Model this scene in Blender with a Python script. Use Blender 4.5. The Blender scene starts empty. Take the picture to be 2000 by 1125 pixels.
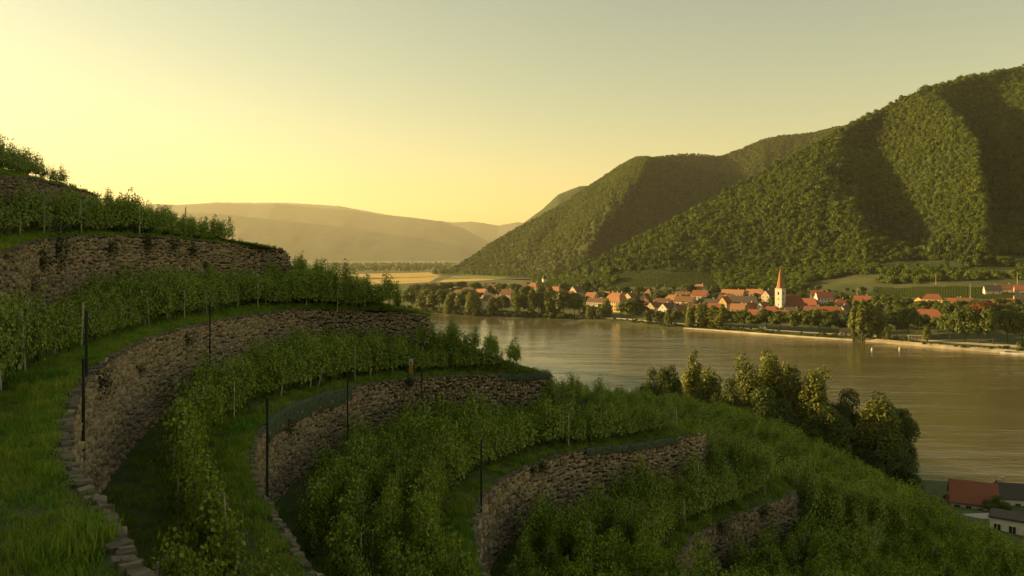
import bpy, math, random
import numpy as np
from math import radians, sin, cos, pi, exp
random.seed(7)
RNG = np.random.default_rng(11)
sc = bpy.context.scene
COL = sc.collection

# ------------------------------------------------------------------ camera
HOR, F, CAMZ = 498.0, 1556.0, 60.0          # horizon row and focal length in photo pixels, eye height above the river
cam = bpy.data.objects.new("camera", bpy.data.cameras.new("camera"))
COL.objects.link(cam)
cam.location = (0, 0, CAMZ)
cam.rotation_euler = (radians(90), 0, 0)
cam.data.lens = 36.0 * F / 2000.0
cam.data.sensor_width = 36.0
cam.data.shift_y = -(562.5 - HOR) / 2000.0
cam.data.clip_start = 0.5
cam.data.clip_end = 40000
sc.camera = cam

# ------------------------------------------------------------------ sky and sun
SUN_AZ, SUN_EL = radians(-73), radians(13.5)   # azimuth from +Y, negative = to the left
world = bpy.data.worlds.new("World")
sc.world = world
world.use_nodes = True
wn = world.node_tree
bg = wn.nodes["Background"]
sky = wn.nodes.new("ShaderNodeTexSky")
sky.sky_type = 'NISHITA'
sky.sun_disc = False
sky.sun_elevation = SUN_EL
sky.sun_rotation = SUN_AZ
sky.altitude = 200
sky.air_density = 1.4
sky.dust_density = 0.8
sky.ozone_density = 1.0
tint = wn.nodes.new("ShaderNodeMix")
tint.data_type = 'RGBA'; tint.blend_type = 'MULTIPLY'
tint.inputs[0].default_value = 1.0
tint.inputs[7].default_value = (0.98, 0.81, 0.525, 1)
wn.links.new(sky.outputs[0], tint.inputs[6])
wn.links.new(tint.outputs[2], bg.inputs[0])
bg.inputs[1].default_value = 0.081
sun = bpy.data.objects.new("sun", bpy.data.lights.new("sun", 'SUN'))
COL.objects.link(sun)
sun.data.energy = 5.0
sun.data.angle = radians(0.6)
sun.data.color = (1.0, 0.69, 0.27)
sdir = (sin(SUN_AZ) * cos(SUN_EL), cos(SUN_AZ) * cos(SUN_EL), sin(SUN_EL))
from mathutils import Vector, noise as mnoise
sun.rotation_euler = Vector(sdir).to_track_quat('Z', 'Y').to_euler()
sun.location = (-300, 80, 250)
sc.view_settings.view_transform = 'Standard'
sc.view_settings.look = 'None'
sc.view_settings.gamma = 1.0
sc.view_settings.use_curve_mapping = False
sc.view_settings.exposure = 1.38
sc.render.engine = 'CYCLES'
sc.cycles.use_denoising = True
sc.cycles.max_bounces = 6
sc.cycles.diffuse_bounces = 5
sc.cycles.glossy_bounces = 2
sc.cycles.transmission_bounces = 3
sc.cycles.volume_bounces = 0
sc.cycles.transparent_max_bounces = 8
sc.cycles.caustics_reflective = False
sc.cycles.caustics_refractive = False

# ------------------------------------------------------------------ helpers
def P(px, py, D):
    return np.array([(px - 1000.0) / F * D, D, CAMZ - (py - HOR) / F * D])

def pixel(p):
    return 1000 + p[0] / p[1] * F, HOR + (CAMZ - p[2]) / p[1] * F

def tag(o, label=None, cat=None, group=None, kind=None):
    if label: o["label"] = label
    if cat: o["category"] = cat
    if group: o["group"] = group
    if kind: o["kind"] = kind
    return o

def new_mesh(name, v, f, mats=(), smooth=False):
    me = bpy.data.meshes.new(name)
    v = np.asarray(v, dtype=np.float32)
    if isinstance(f, np.ndarray):
        n, k = f.shape
        me.vertices.add(len(v)); me.vertices.foreach_set("co", v.ravel())
        me.loops.add(n * k); me.loops.foreach_set("vertex_index", f.astype(np.int32).ravel())
        me.polygons.add(n)
        me.polygons.foreach_set("loop_start", np.arange(0, n * k, k, dtype=np.int32))
        me.update(calc_edges=True)
    else:
        me.from_pydata(v.tolist(), [], f)
        me.update()
    for m in mats: me.materials.append(m)
    if smooth: me.polygons.foreach_set("use_smooth", [True] * len(me.polygons))
    return me

def link(name, me, parent=None, loc=None, rot=None, scale=None):
    o = bpy.data.objects.new(name, me)
    COL.objects.link(o)
    if parent is not None: o.parent = parent
    if loc is not None: o.location = [float(q) for q in loc]
    if rot is not None: o.rotation_euler = rot
    if scale is not None: o.scale = scale if hasattr(scale, "__len__") else (scale,) * 3
    return o

def obj(name, v, f, mats=(), parent=None, smooth=False, **k):
    if not isinstance(mats, (list, tuple)): mats = (mats,)
    return link(name, new_mesh(name, v, f, mats, smooth), parent, **k)

def empty(name, loc=(0, 0, 0), rz=0.0):
    o = link(name, None, None, loc, (0, 0, rz))
    o.empty_display_size = 0.3
    return o

class MB:
    """collects simple solids into one mesh"""
    def __init__(s): s.v, s.f, s.m = [], [], []
    def add(s, v, f, m=0):
        b = len(s.v)
        s.v += [tuple(float(c) for c in q) for q in v]
        s.f += [tuple(int(i) + b for i in q) for q in f]
        s.m += [m] * len(f)
    def box(s, c, d, rz=0.0, m=0):
        x, y, z = d[0] / 2, d[1] / 2, d[2] / 2
        ca, sa = cos(rz), sin(rz)
        v = []
        for k in (-z, z):
            for (i, j) in ((-x, -y), (x, -y), (x, y), (-x, y)):
                v.append((c[0] + i * ca - j * sa, c[1] + i * sa + j * ca, c[2] + k))
        s.add(v, [(3, 2, 1, 0), (4, 5, 6, 7), (0, 1, 5, 4), (1, 2, 6, 5), (2, 3, 7, 6), (3, 0, 4, 7)], m)
    def tube(s, pts, rad, n=6, m=0, cap=True):
        pts = [np.array(p, float) for p in pts]
        if not hasattr(rad, "__len__"): rad = [rad] * len(pts)
        v, f = [], []
        for i, p in enumerate(pts):
            a = pts[min(i + 1, len(pts) - 1)] - pts[max(i - 1, 0)]
            a = a / (np.linalg.norm(a) + 1e-9)
            u = np.cross(a, (0, 0, 1.0) if abs(a[2]) < .9 else (1.0, 0, 0)); u /= np.linalg.norm(u)
            w = np.cross(a, u)
            for k in range(n):
                t = 2 * pi * k / n
                v.append(p + rad[i] * (cos(t) * u + sin(t) * w))
        for i in range(len(pts) - 1):
            for k in range(n):
                k2 = (k + 1) % n
                f.append((i * n + k, i * n + k2, (i + 1) * n + k2, (i + 1) * n + k))
        if cap:
            f.append(tuple(range(n))[::-1]); f.append(tuple((len(pts) - 1) * n + k for k in range(n)))
        s.add(v, f, m)
    def mesh(s, name, mats, smooth=False):
        if not isinstance(mats, (list, tuple)): mats = (mats,)
        me = new_mesh(name, s.v, s.f, mats, smooth)
        if len(mats) > 1: me.polygons.foreach_set("material_index", s.m)
        return me
    def build(s, name, mats, parent=None, smooth=False, **k):
        return link(name, s.mesh(name, mats, smooth), parent, **k)

def spline(ctrl, n):
    """smooth curve through the control points, resampled evenly by length"""
    c = np.array(ctrl, float)
    d = np.r_[0, np.cumsum(np.sqrt(np.linalg.norm(np.diff(c, axis=0), axis=1)))]
    e = np.vstack([2 * c[0] - c[1], c, 2 * c[-1] - c[-2]])
    de = np.r_[d[0] - (d[1] - d[0]), d, d[-1] + (d[-1] - d[-2])]
    out = []
    for i in range(1, len(c)):
        t0, t1, t2, t3 = de[i - 1:i + 3]
        p0, p1, p2, p3 = e[i - 1:i + 3]
        for t in np.linspace(t1, t2, 24, endpoint=False):
            a1 = (t1 - t) / (t1 - t0) * p0 + (t - t0) / (t1 - t0) * p1
            a2 = (t2 - t) / (t2 - t1) * p1 + (t - t1) / (t2 - t1) * p2
            a3 = (t3 - t) / (t3 - t2) * p2 + (t - t2) / (t3 - t2) * p3
            b1 = (t2 - t) / (t2 - t0) * a1 + (t - t0) / (t2 - t0) * a2
            b2 = (t3 - t) / (t3 - t1) * a2 + (t - t1) / (t3 - t1) * a3
            out.append((t2 - t) / (t2 - t1) * b1 + (t - t1) / (t2 - t1) * b2)
    out.append(c[-1])
    out = np.array(out)
    L = np.r_[0, np.cumsum(np.linalg.norm(np.diff(out, axis=0), axis=1))]
    q = np.linspace(0, L[-1], n)
    return np.stack([np.interp(q, L, out[:, k]) for k in range(3)], 1)

def grid_faces(r, c):
    i, j = np.meshgrid(np.arange(r - 1), np.arange(c - 1), indexing='ij')
    a = (i * c + j).ravel()
    return np.stack([a, a + 1, a + c + 1, a + c], 1)

def fbm(p, sc_, oct_=4):
    return mnoise.fractal(Vector((p[0] * sc_, p[1] * sc_, p[2] * sc_)), 1.0, 2.0, oct_)

# ------------------------------------------------------------------ materials
def mat(name, col, rough=0.8, col2=None, scale=1.0, bump=0.0, bscale=None, rand=0.0, island=0.0, detail=6,
        trans=0.0, spec=0.3, coord='Object', ramp=(0.35, 0.65), metal=0.0):
    m = bpy.data.materials.new(name); m.use_nodes = True
    nt = m.node_tree; N = nt.nodes; L = nt.links
    b = N["Principled BSDF"]
    b.inputs["Roughness"].default_value = rough
    b.inputs["Specular IOR Level"].default_value = spec
    b.inputs["Metallic"].default_value = metal
    b.inputs["Base Color"].default_value = (*col, 1)
    tc = N.new("ShaderNodeTexCoord")
    if coord == 'World': tc = N.new("ShaderNodeNewGeometry"); coord = 'Position'
    out = None
    if col2 is not None:
        nz = N.new("ShaderNodeTexNoise"); nz.inputs["Scale"].default_value = scale; nz.inputs["Detail"].default_value = detail
        L.new(tc.outputs[coord], nz.inputs["Vector"])
        r = N.new("ShaderNodeValToRGB")
        r.color_ramp.elements[0].position = ramp[0]; r.color_ramp.elements[1].position = ramp[1]
        r.color_ramp.elements[0].color = (*col, 1); r.color_ramp.elements[1].color = (*col2, 1)
        fac = nz.outputs[0]
        if island or rand:
            geo = N.new("ShaderNodeNewGeometry"); oi = N.new("ShaderNodeObjectInfo")
            a = N.new("ShaderNodeMath"); a.operation = 'MULTIPLY'; a.inputs[1].default_value = island
            L.new(geo.outputs["Random Per Island"], a.inputs[0])
            c = N.new("ShaderNodeMath"); c.operation = 'MULTIPLY'; c.inputs[1].default_value = rand
            L.new(oi.outputs["Random"], c.inputs[0])
            d = N.new("ShaderNodeMath"); d.operation = 'ADD'; L.new(a.outputs[0], d.inputs[0]); L.new(c.outputs[0], d.inputs[1])
            e = N.new("ShaderNodeMath"); e.operation = 'MULTIPLY_ADD'
            e.inputs[1].default_value = max(0.0, 1 - island - rand)
            L.new(nz.outputs[0], e.inputs[0]); L.new(d.outputs[0], e.inputs[2])
            fac = e.outputs[0]
        L.new(fac, r.inputs[0]); out = r.outputs[0]
        L.new(out, b.inputs["Base Color"])
    if bump:
        nb = N.new("ShaderNodeTexNoise"); nb.inputs["Scale"].default_value = bscale or scale * 4; nb.inputs["Detail"].default_value = 8
        L.new(tc.outputs[coord], nb.inputs["Vector"])
        bp = N.new("ShaderNodeBump"); bp.inputs["Strength"].default_value = bump; bp.inputs["Distance"].default_value = 0.05
        L.new(nb.outputs[0], bp.inputs["Height"]); L.new(bp.outputs[0], b.inputs["Normal"])
    if trans:
        tr = N.new("ShaderNodeBsdfTranslucent"); mx = N.new("ShaderNodeMixShader"); mx.inputs[0].default_value = trans
        tr.inputs[0].default_value = (*col, 1)
        if out: L.new(out, tr.inputs[0])
        L.new(b.outputs[0], mx.inputs[1]); L.new(tr.outputs[0], mx.inputs[2])
        L.new(mx.outputs[0], N["Material Output"].inputs[0])
    return m

M = {}
M['soil'] = mat("hill_soil", (0.030, 0.045, 0.014), 0.95, (0.065, 0.075, 0.025), 0.35, 0.6, 3.0)
M['turf'] = mat("turf_ground", (0.035, 0.065, 0.010), 0.95, (0.085, 0.090, 0.022), 0.5, 0.6, 4.0)
M['valley'] = mat("valley_ground", (0.045, 0.065, 0.016), 0.95, (0.13, 0.12, 0.035), 0.012, 0, ramp=(.4, .6))
M['wood_floor'] = mat("forest_floor", (0.018, 0.030, 0.008), 0.95, (0.035, 0.048, 0.014), 0.02)
M['meadow'] = mat("meadow", (0.055, 0.085, 0.02), 0.95, (0.10, 0.12, 0.035), 0.02)
M['far_hill'] = mat("far_wooded_hill", (0.034, 0.050, 0.016), 0.95, (0.052, 0.066, 0.022), 0.003, detail=10)
M['wheat'] = mat("ripe_wheat", (0.42, 0.27, 0.06), 0.9, (0.52, 0.36, 0.10), 0.01)
M['green_crop'] = mat("green_crop", (0.14, 0.17, 0.03), 0.9, (0.20, 0.21, 0.045), 0.01)
M['hedge'] = mat("hedge_dark", (0.025, 0.04, 0.012), 0.9, (0.05, 0.06, 0.02), 0.3)
M['path'] = mat("pale_path", (0.36, 0.32, 0.24), 0.9, (0.46, 0.41, 0.31), 0.05)
M['stonebank'] = mat("bank_stone", (0.24, 0.20, 0.13), 0.9, (0.38, 0.32, 0.21), 0.15)
M['bankgrass'] = mat("bank_grass", (0.040, 0.056, 0.013), 0.95, (0.085, 0.092, 0.028), 0.03)

# ------------------------------------------------------------------ river
def water_material():
    m = bpy.data.materials.new("river_water"); m.use_nodes = True
    nt = m.node_tree; N = nt.nodes; L = nt.links
    b = N["Principled BSDF"]
    b.inputs["Base Color"].default_value = (0.118, 0.100, 0.042, 1)
    b.inputs["Roughness"].default_value = 0.13
    b.inputs["IOR"].default_value = 1.33
    b.inputs["Specular IOR Level"].default_value = 0.5
    tc = N.new("ShaderNodeTexCoord")
    mp = N.new("ShaderNodeMapping"); mp.inputs["Rotation"].default_value = (0, 0, radians(12)); mp.inputs["Scale"].default_value = (0.05, 0.19, 1)
    L.new(tc.outputs["Object"], mp.inputs[0])
    h = None
    for (s_, w) in ((0.28, 2.2), (1.0, 0.9), (3.4, 0.28)):
        nz = N.new("ShaderNodeTexNoise"); nz.inputs["Scale"].default_value = s_; nz.inputs["Detail"].default_value = 4
        nz.inputs["Distortion"].default_value = 0.6
        L.new(mp.outputs[0], nz.inputs["Vector"])
        mu = N.new("ShaderNodeMath"); mu.operation = 'MULTIPLY_ADD'; mu.inputs[1].default_value = w
        L.new(nz.outputs[0], mu.inputs[0])
        if h is not None: L.new(h, mu.inputs[2])
        else: mu.inputs[2].default_value = 0
        h = mu.outputs[0]
    bp = N.new("ShaderNodeBump"); bp.inputs["Strength"].default_value = 0.4; bp.inputs["Distance"].default_value = 0.9
    calm = N.new("ShaderNodeTexNoise"); calm.inputs["Scale"].default_value = 0.09; calm.inputs["Detail"].default_value = 3; calm.inputs["Distortion"].default_value = 1.2
    L.new(mp.outputs[0], calm.inputs["Vector"])
    mr = N.new("ShaderNodeMapRange"); mr.inputs[1].default_value = .35; mr.inputs[2].default_value = .65; mr.inputs[3].default_value = .12; mr.inputs[4].default_value = .62
    L.new(calm.outputs[0], mr.inputs[0]); L.new(mr.outputs[0], bp.inputs["Strength"])
    L.new(h, bp.inputs["Height"]); L.new(bp.outputs[0], b.inputs["Normal"])
    return m
M['water'] = water_material()
tag(obj("river", [(-3000, -1500, 0), (3500, -1500, 0), (3500, 2200, 0), (-3000, 2200, 0)], [(0, 1, 2, 3)], M['water']), kind="structure")

# ------------------------------------------------------------------ near hillside: terraces lofted between wall rims
def Z(l): return [np.array([a, b, c + CAMZ]) for a, b, c in l]
def PP(l): return [P(*q) for q in l]
RIM = {
 0: Z([(38, 30, -20.7), (31, 37, -20.6), (26.5, 44, -20.6)]) + PP([(1740, 1125, 51), (1764, 1065, 57)]) + Z([(29.5, 62, -21.4), (29, 70, -23), (24, 82, -25.5)]),
 1: Z([(26, 24, -16.6), (19, 29, -16.5), (13, 35, -16.5)]) + PP([(1322, 1110, 41.5), (1335, 1075, 44), (1370, 1040, 47), (1440, 1008, 50), (1550, 962, 55)]) + Z([(20, 59, -17.3), (19, 66, -19), (14, 77, -21.5), (6, 92, -25)]),
 2: Z([(16, 15, -12.5), (8, 19, -12.5), (2, 25, -12.4)]) + PP([(950, 1125, 30.5), (932, 1060, 34.5), (930, 1010, 38), (950, 962, 41.5), (1010, 920, 45.5), (1110, 885, 49.5), (1250, 868, 52), (1372, 848, 55)]) + Z([(13.2, 58, -13.3), (11.5, 64, -15), (6, 74, -18), (-2, 88, -22)]),
 3: Z([(12, 6, -8.5), (5, 11, -8.4), (0, 15.5, -8.3)]) + PP([(620, 1125, 20.3), (560, 1040, 23.8), (500, 940, 29), (492, 895, 32), (505, 850, 36), (560, 800, 42), (640, 770, 47.5), (750, 745, 52.5), (880, 735, 54.5), (1000, 733, 55.5), (1072, 731, 55.5)]) + Z([(2.4, 58, -9.2), (.5, 63, -11), (-5, 72, -13), (-12, 85, -16)]),
 4: Z([(9, -6, -4.3), (3, 2, -4.2)]) + PP([(280, 1125, 10.1), (215, 1010, 12.6), (150, 925, 15.3), (128, 870, 17.4), (135, 815, 20.6), (165, 742, 26.5), (215, 700, 31.5), (300, 658, 40), (420, 628, 49), (600, 604, 60), (720, 607, 60), (835, 614, 57)]) + Z([(-6.4, 59.5, -5.4), (-9, 65, -7.4), (-15, 74, -10), (-24, 86, -13)]),
 5: Z([(3, -10, -1.8), (-5, -4, -1.7), (-15, 5, -1.5), (-22, 17, -.8), (-24, 28, -.2)]) + PP([(0, 492, 36), (60, 472, 44), (150, 463, 51), (250, 461, 56), (400, 470, 62), (500, 484, 66), (556, 490, 66)]) + Z([(-19.2, 68.5, -1.9), (-23, 76, -4), (-30, 86, -6)]),
 6: Z([(-22, -8, 1), (-32, 8, 2.2), (-36, 25, 3.4), (-34, 38, 4.2)]) + PP([(0, 343, 48), (100, 358, 57), (182, 379, 63)]) + Z([(-35, 67, 4.4), (-39, 74, 3.2), (-48, 86, 1.5)]),
}
WH = {0: 2.2, 1: 3.3, 2: 3.7, 3: 3.9, 4: 4.2, 5: 5.0, 6: 3.6}
NS = 220
def end_drop(c, dx=-12, dy=90):          # the hill falls to the river behind the spur
    e = c[-1]
    return c + [np.array([e[0] + dx * .4, e[1] + dy * .4, e[2] - min(14, e[2] * .35)]), np.array([e[0] + dx, e[1] + dy, -2.0])]
R, B, HT, BODY = {}, {}, {}, {}
for k in RIM:
    c = spline(RIM[k], NS - 12)
    tail = spline(end_drop([c[-2], c[-1]])[1:], 13)[1:]
    c = np.vstack([c, tail])
    t = np.gradient(c, axis=0); t[:, 2] = 0; t /= np.linalg.norm(t, axis=1)[:, None]
    nrm = np.stack([t[:, 1], -t[:, 0], 0 * t[:, 0]], 1)
    h = np.full(NS, WH[k])
    nose = np.argmin(np.linalg.norm(c - RIM[k][{0: 4, 1: 7, 2: 10, 3: 13, 4: 13, 5: 11, 6: 6}[k]], axis=1))
    for i in range(NS):
        h[i] *= np.interp(i - nose, [-48, -6, 4, 40], [1.0, .86, .16, .10])
    b = c + nrm * 0.32; b[:, 2] -= h
    b[-12:] = c[-12:] + nrm[-12:] * 1.0 - np.array([0, 0, .3])
    R[k], B[k], HT[k], BODY[k] = c, b, h, nrm
def soft(l, rel=True, **k):
    c = spline(Z(l), NS - 12)
    return np.vstack([c, spline(end_drop([c[-2], c[-1]], **k)[1:], 13)[1:]])
S1 = soft([(52, 20, -24.5), (42, 35, -24), (38, 50, -23.3), (34, 75, -22.3), (30, 92, -21.3), (20, 105, -20.5), (5, 118, -22), (-15, 130, -26)])
S2 = soft([(75, 20, -38), (66, 45, -36.5), (57, 65, -34.8), (50, 80, -32.8), (45, 88, -30.8), (40, 96, -28.3), (32, 108, -25.3), (20, 122, -24.8), (0, 138, -27), (-25, 150, -32)])
S25 = soft([(110, 20, -48), (102, 55, -48), (92, 88, -47), (80, 112, -46), (68, 130, -44), (52, 148, -42), (32, 165, -41), (8, 180, -43), (-20, 198, -46)])
S3 = soft([(160, 20, -54.5), (150, 70, -54.5), (142, 120, -54.5), (128, 150, -54.5), (104, 172, -55), (78, 186, -55), (50, 198, -55), (25, 210, -55), (0, 226, -55), (-40, 250, -55)])
E1 = soft([(225, 20, -57), (218, 80, -57), (205, 140, -57), (175, 178, -57), (136, 196, -57.5), (104, 204, -57.5), (74, 213, -57.5), (40, 228, -57.5), (10, 245, -57.5), (-40, 272, -57.5), (-100, 305, -58)])
E2 = soft([(240, 20, -61.5), (232, 80, -61.5), (220, 145, -61.5), (188, 188, -61.5), (146, 206, -61.5), (108, 213, -61.5), (76, 222, -61.5), (42, 237, -61.5), (12, 254, -61.5), (-36, 282, -61.5), (-98, 315, -61.5)])
H1 = soft([(-20, -30, 3), (-45, 0, 10), (-55, 30, 13), (-54, 55, 10), (-51, 75, 7), (-60, 98, 3)])
H2 = soft([(-40, -60, 15), (-90, 0, 34), (-105, 50, 34), (-100, 90, 25), (-105, 125, 15)])
H3 = soft([(-100, -140, 45), (-220, -40, 90), (-240, 100, 80), (-232, 200, 42), (-244, 270, 14)], dy=300)
H4 = soft([(-300, -200, 110), (-420, 0, 165), (-460, 200, 118), (-470, 400, 88)], dy=400)  # crest out of view, height shaped so its shadow crosses the near-bank trees
H5 = soft([(-900, -200, 120), (-900, 0, 150), (-900, 200, 120), (-900, 500, 40)], dy=400)
NOSE = {k: int(np.argmin(np.linalg.norm(R[k] - RIM[k][{0: 4, 1: 7, 2: 10, 3: 13, 4: 13, 5: 11, 6: 6}[k]], axis=1))) for k in R}
BW = {}          # foot of each wall, re-paced so that its bend lies opposite the bend of the rim below it
for k in range(1, 7):
    q = np.interp(np.arange(NS), [0, NOSE[k - 1], NS - 13, NS - 1], [0, NOSE[k], NS - 13, NS - 1])
    BW[k] = np.stack([np.interp(q, np.arange(NS), B[k][:, d]) for d in range(3)], 1)
gv, gf, off = [], [], 0
ORDER = [(E2, E1, 3), (E1, S3, 4), (S3, S25, 5), (S25, S2, 6), (S2, S1, 10), (S1, B[0], 10), (R[0], BW[1], 8), (R[1], BW[2], 8), (R[2], BW[3], 8), (R[3], BW[4], 8), (R[4], BW[5], 8),
         (R[5], BW[6], 8), (R[6], H1, 8), (H1, H2, 8), (H2, H3, 6), (H3, H4, 6), (H4, H5, 4)]
for a, b, n in ORDER:
    rows = np.stack([a + (b - a) * q for q in np.linspace(0, 1, n)]).reshape(-1, 3).copy()
    lock = np.zeros(len(rows), bool); lock[:NS] = True; lock[-NS:] = True
    for i in range(len(rows)):
        if not lock[i]: rows[i, 2] += 0.22 * fbm(rows[i], 0.22, 3)
    gv.append(rows); gf.append(grid_faces(n, NS) + off); off += len(rows)
hill = obj("hillside_ground", np.vstack(gv), np.vstack(gf), M['turf'], smooth=True)
tag(hill, kind="structure")

# ------------------------------------------------------------------ far bank and hill A, laid out as columns (image column, row, distance)
COLS = [
 (300, [(590, 1010), (580, 1060), (566, 1200), (556, 1420), (548, 1700), (542, 2000), (540, 2050)], None),
 (700, [(600, 915), (592, 950), (575, 1080), (562, 1300), (552, 1600), (545, 1850), (541, 1980)], None),
 (900, [(617, 784), (609, 805), (588, 930), (572, 1100), (558, 1350), (548, 1650), (543, 1850)], None),
 (1000, [(620, 762), (612, 785), (590, 890), (573, 1060), (559, 1250), (551, 1450), (546, 1600)], None),
 (1075, [(622, 752), (614, 775), (592, 870), (573, 1020), (560, 1110), (553, 1160), (550, 1180)], (549, 1200)),
 (1200, [(630, 707), (621, 722), (600, 810), (578, 920), (562, 1000), (548, 1050), (538, 1075)], (490, 1180)),
 (1300, [(640, 655), (630, 670), (606, 760), (582, 870), (562, 955), (545, 1010), (532, 1035)], (440, 1220)),
 (1400, [(647, 626), (637, 640), (612, 730), (585, 850), (563, 940), (545, 995), (530, 1025)], (388, 1260)),
 (1500, [(655, 595), (645, 608), (620, 690), (592, 800), (568, 900), (548, 965), (532, 1000)], (330, 1300)),
 (1600, [(662, 569), (652, 582), (622, 660), (592, 770), (566, 860), (545, 925), (528, 965)], (276, 1340)),
 (1700, [(668, 549), (657, 562), (628, 632), (596, 740), (566, 820), (542, 880), (524, 920)], (222, 1380)),
 (1850, [(682, 507), (671, 520), (632, 590), (598, 670), (570, 745), (546, 820), (526, 870)], (162, 1440)),
 (2000, [(693, 479), (681, 494), (640, 560), (604, 630), (576, 700), (550, 770), (528, 830)], (132, 1500)),
 (2200, [(707, 447), (695, 462), (655, 520), (615, 590), (585, 650), (555, 720), (530, 790)], (110, 1560)),
 (2600, [(730, 402), (718, 415), (680, 460), (640, 520), (600, 590), (565, 660), (535, 730)], (120, 1650)),
]
CP = np.array([c[0] for c in COLS], float)
NP_ = 240
PXS = np.linspace(300, 2600, NP_)
def colinterp(vals, x): return np.interp(x, CP, vals)
ROWPY = np.array([[colinterp([c[1][r][0] for c in COLS], x) for x in PXS] for r in range(7)])
ROWD = np.array([[colinterp([c[1][r][1] for c in COLS], x) for x in PXS] for r in range(7)])
def sm(a, k=5):
    p = np.pad(a, ((0, 0), (k, k)), mode='edge'); ker = np.hanning(2 * k + 3)[1:-1]; ker /= ker.sum()
    return np.array([np.convolve(r, ker, mode='valid') for r in p])
ROWPY, ROWD = sm(ROWPY), sm(ROWD)
def bank_point(px, D):
    """ground height on the far bank at an image column and distance"""
    x = np.clip((px - 300) / 2300 * (NP_ - 1), 0, NP_ - 1.001); i = int(x); t = x - i
    d = ROWD[:, i] * (1 - t) + ROWD[:, i + 1] * t
    p = ROWPY[:, i] * (1 - t) + ROWPY[:, i + 1] * t
    z = CAMZ - (p - HOR) / F * d
    return np.array([(px - 1000) / F * D, D, np.interp(D, d, z)])
def bank_row(px, r):
    x = np.clip((px - 300) / 2300 * (NP_ - 1), 0, NP_ - 1.001); i = int(x); t = x - i
    return ROWD[r, i] * (1 - t) + ROWD[r, i + 1] * t
bv = []
sub = []
for r in range(6):
    for q in np.linspace(0, 1, 4, endpoint=False):
        sub.append((ROWPY, ROWD, r, q))
def bank_rows():
    zs = CAMZ - (ROWPY - HOR) / F * ROWD
    rows = []
    rows.append(np.stack([(PXS - 1000) / F * (ROWD[0] - 6), ROWD[0] - 6, np.full(NP_, -1.5)], 1))
    for r in range(6):
        for q in np.linspace(0, 1, 4, endpoint=False):
            d = ROWD[r] * (1 - q) + ROWD[r + 1] * q; z = zs[r] * (1 - q) + zs[r + 1] * q
            rows.append(np.stack([(PXS - 1000) / F * d, d, z], 1))
    rows.append(np.stack([(PXS - 1000) / F * ROWD[6], ROWD[6], zs[6]], 1))
    return rows
br = bank_rows()
tag(obj("far_bank_ground", np.vstack(br), grid_faces(len(br), NP_), M['bankgrass'], smooth=True), kind="structure")

# hill A: from the foot (row 6) up to its crest and down behind
HA_PX = np.linspace(1040, 2600, 210)
CRP = np.array([1040, 1075, 1120, 1200, 1300, 1400, 1500, 1600, 1660, 1750, 1800, 1830, 1900, 1950, 2000, 2200, 2600], float)
CRY = np.array([556, 550, 528, 490, 441, 390, 332, 277, 244, 201, 178, 168, 150, 142, 132, 112, 130], float)
CRD = np.array([1190, 1200, 1165, 1180, 1220, 1260, 1300, 1340, 1360, 1400, 1420, 1430, 1460, 1480, 1500, 1560, 1650], float)
def hill_a(px, t):
    x = (px - 300) / 2300 * (NP_ - 1); i = int(min(max(x, 0), NP_ - 2)); w = x - i
    fd = ROWD[6, i] * (1 - w) + ROWD[6, i + 1] * w; fy = ROWPY[6, i] * (1 - w) + ROWPY[6, i + 1] * w
    cy, cd = np.interp(px, CRP, CRY), np.interp(px, CRP, CRD)
    fz = CAMZ - (fy - HOR) / F * fd; cz = CAMZ - (cy - HOR) / F * cd
    if t <= 1:
        d = fd + (cd - fd) * t
        prof = t ** 1.08 if t < 1 else 1
        z = fz + (cz - fz) * (prof * .82 + .18 * sin(t * pi / 2))
        H = cz - fz
        env = sin(pi * min(1, t * 1.02)) ** 1.0 if t < .98 else 0.06
        def rib(pa, pb, amp, w):
            c = pa + (pb - pa) * t
            return amp * exp(-((px - c) / w) ** 2)
        k = min(1, H / 250)
        push = rib(1915, 1778, 100, 36) + rib(1630, 1480, 45, 90) - rib(1825, 1675, 90, 72) - rib(2020, 1895, 85, 85) + rib(2160, 2070, 90, 70)
        push += 26 * mnoise.noise(Vector((px / 60 + t * 2, t * 2.1, 2.2))) + 10 * mnoise.noise(Vector((px / 22, t * 7, 9)))
        d -= push * env * k
        x_ = (px - 1000) / F * (fd + (cd - fd) * t)
        z += push * env * k * .16
        return np.array([x_, d, z])
    d = cd + (t - 1) * 900
    return np.array([(px - 1000) / F * cd + (t - 1) * 120, d, cz - (t - 1) * min(330, max(20, cz - 8))])
HA_T = np.r_[np.linspace(-0.0, 1, 60), [1.04, 1.12, 1.3, 1.6, 1.99]]
hv = np.array([[hill_a(p, t) for p in HA_PX] for t in HA_T])
tag(obj("wooded_hill", hv.reshape(-1, 3), grid_faces(len(HA_T), len(HA_PX)), M['wood_floor'], smooth=True), kind="structure")

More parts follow.
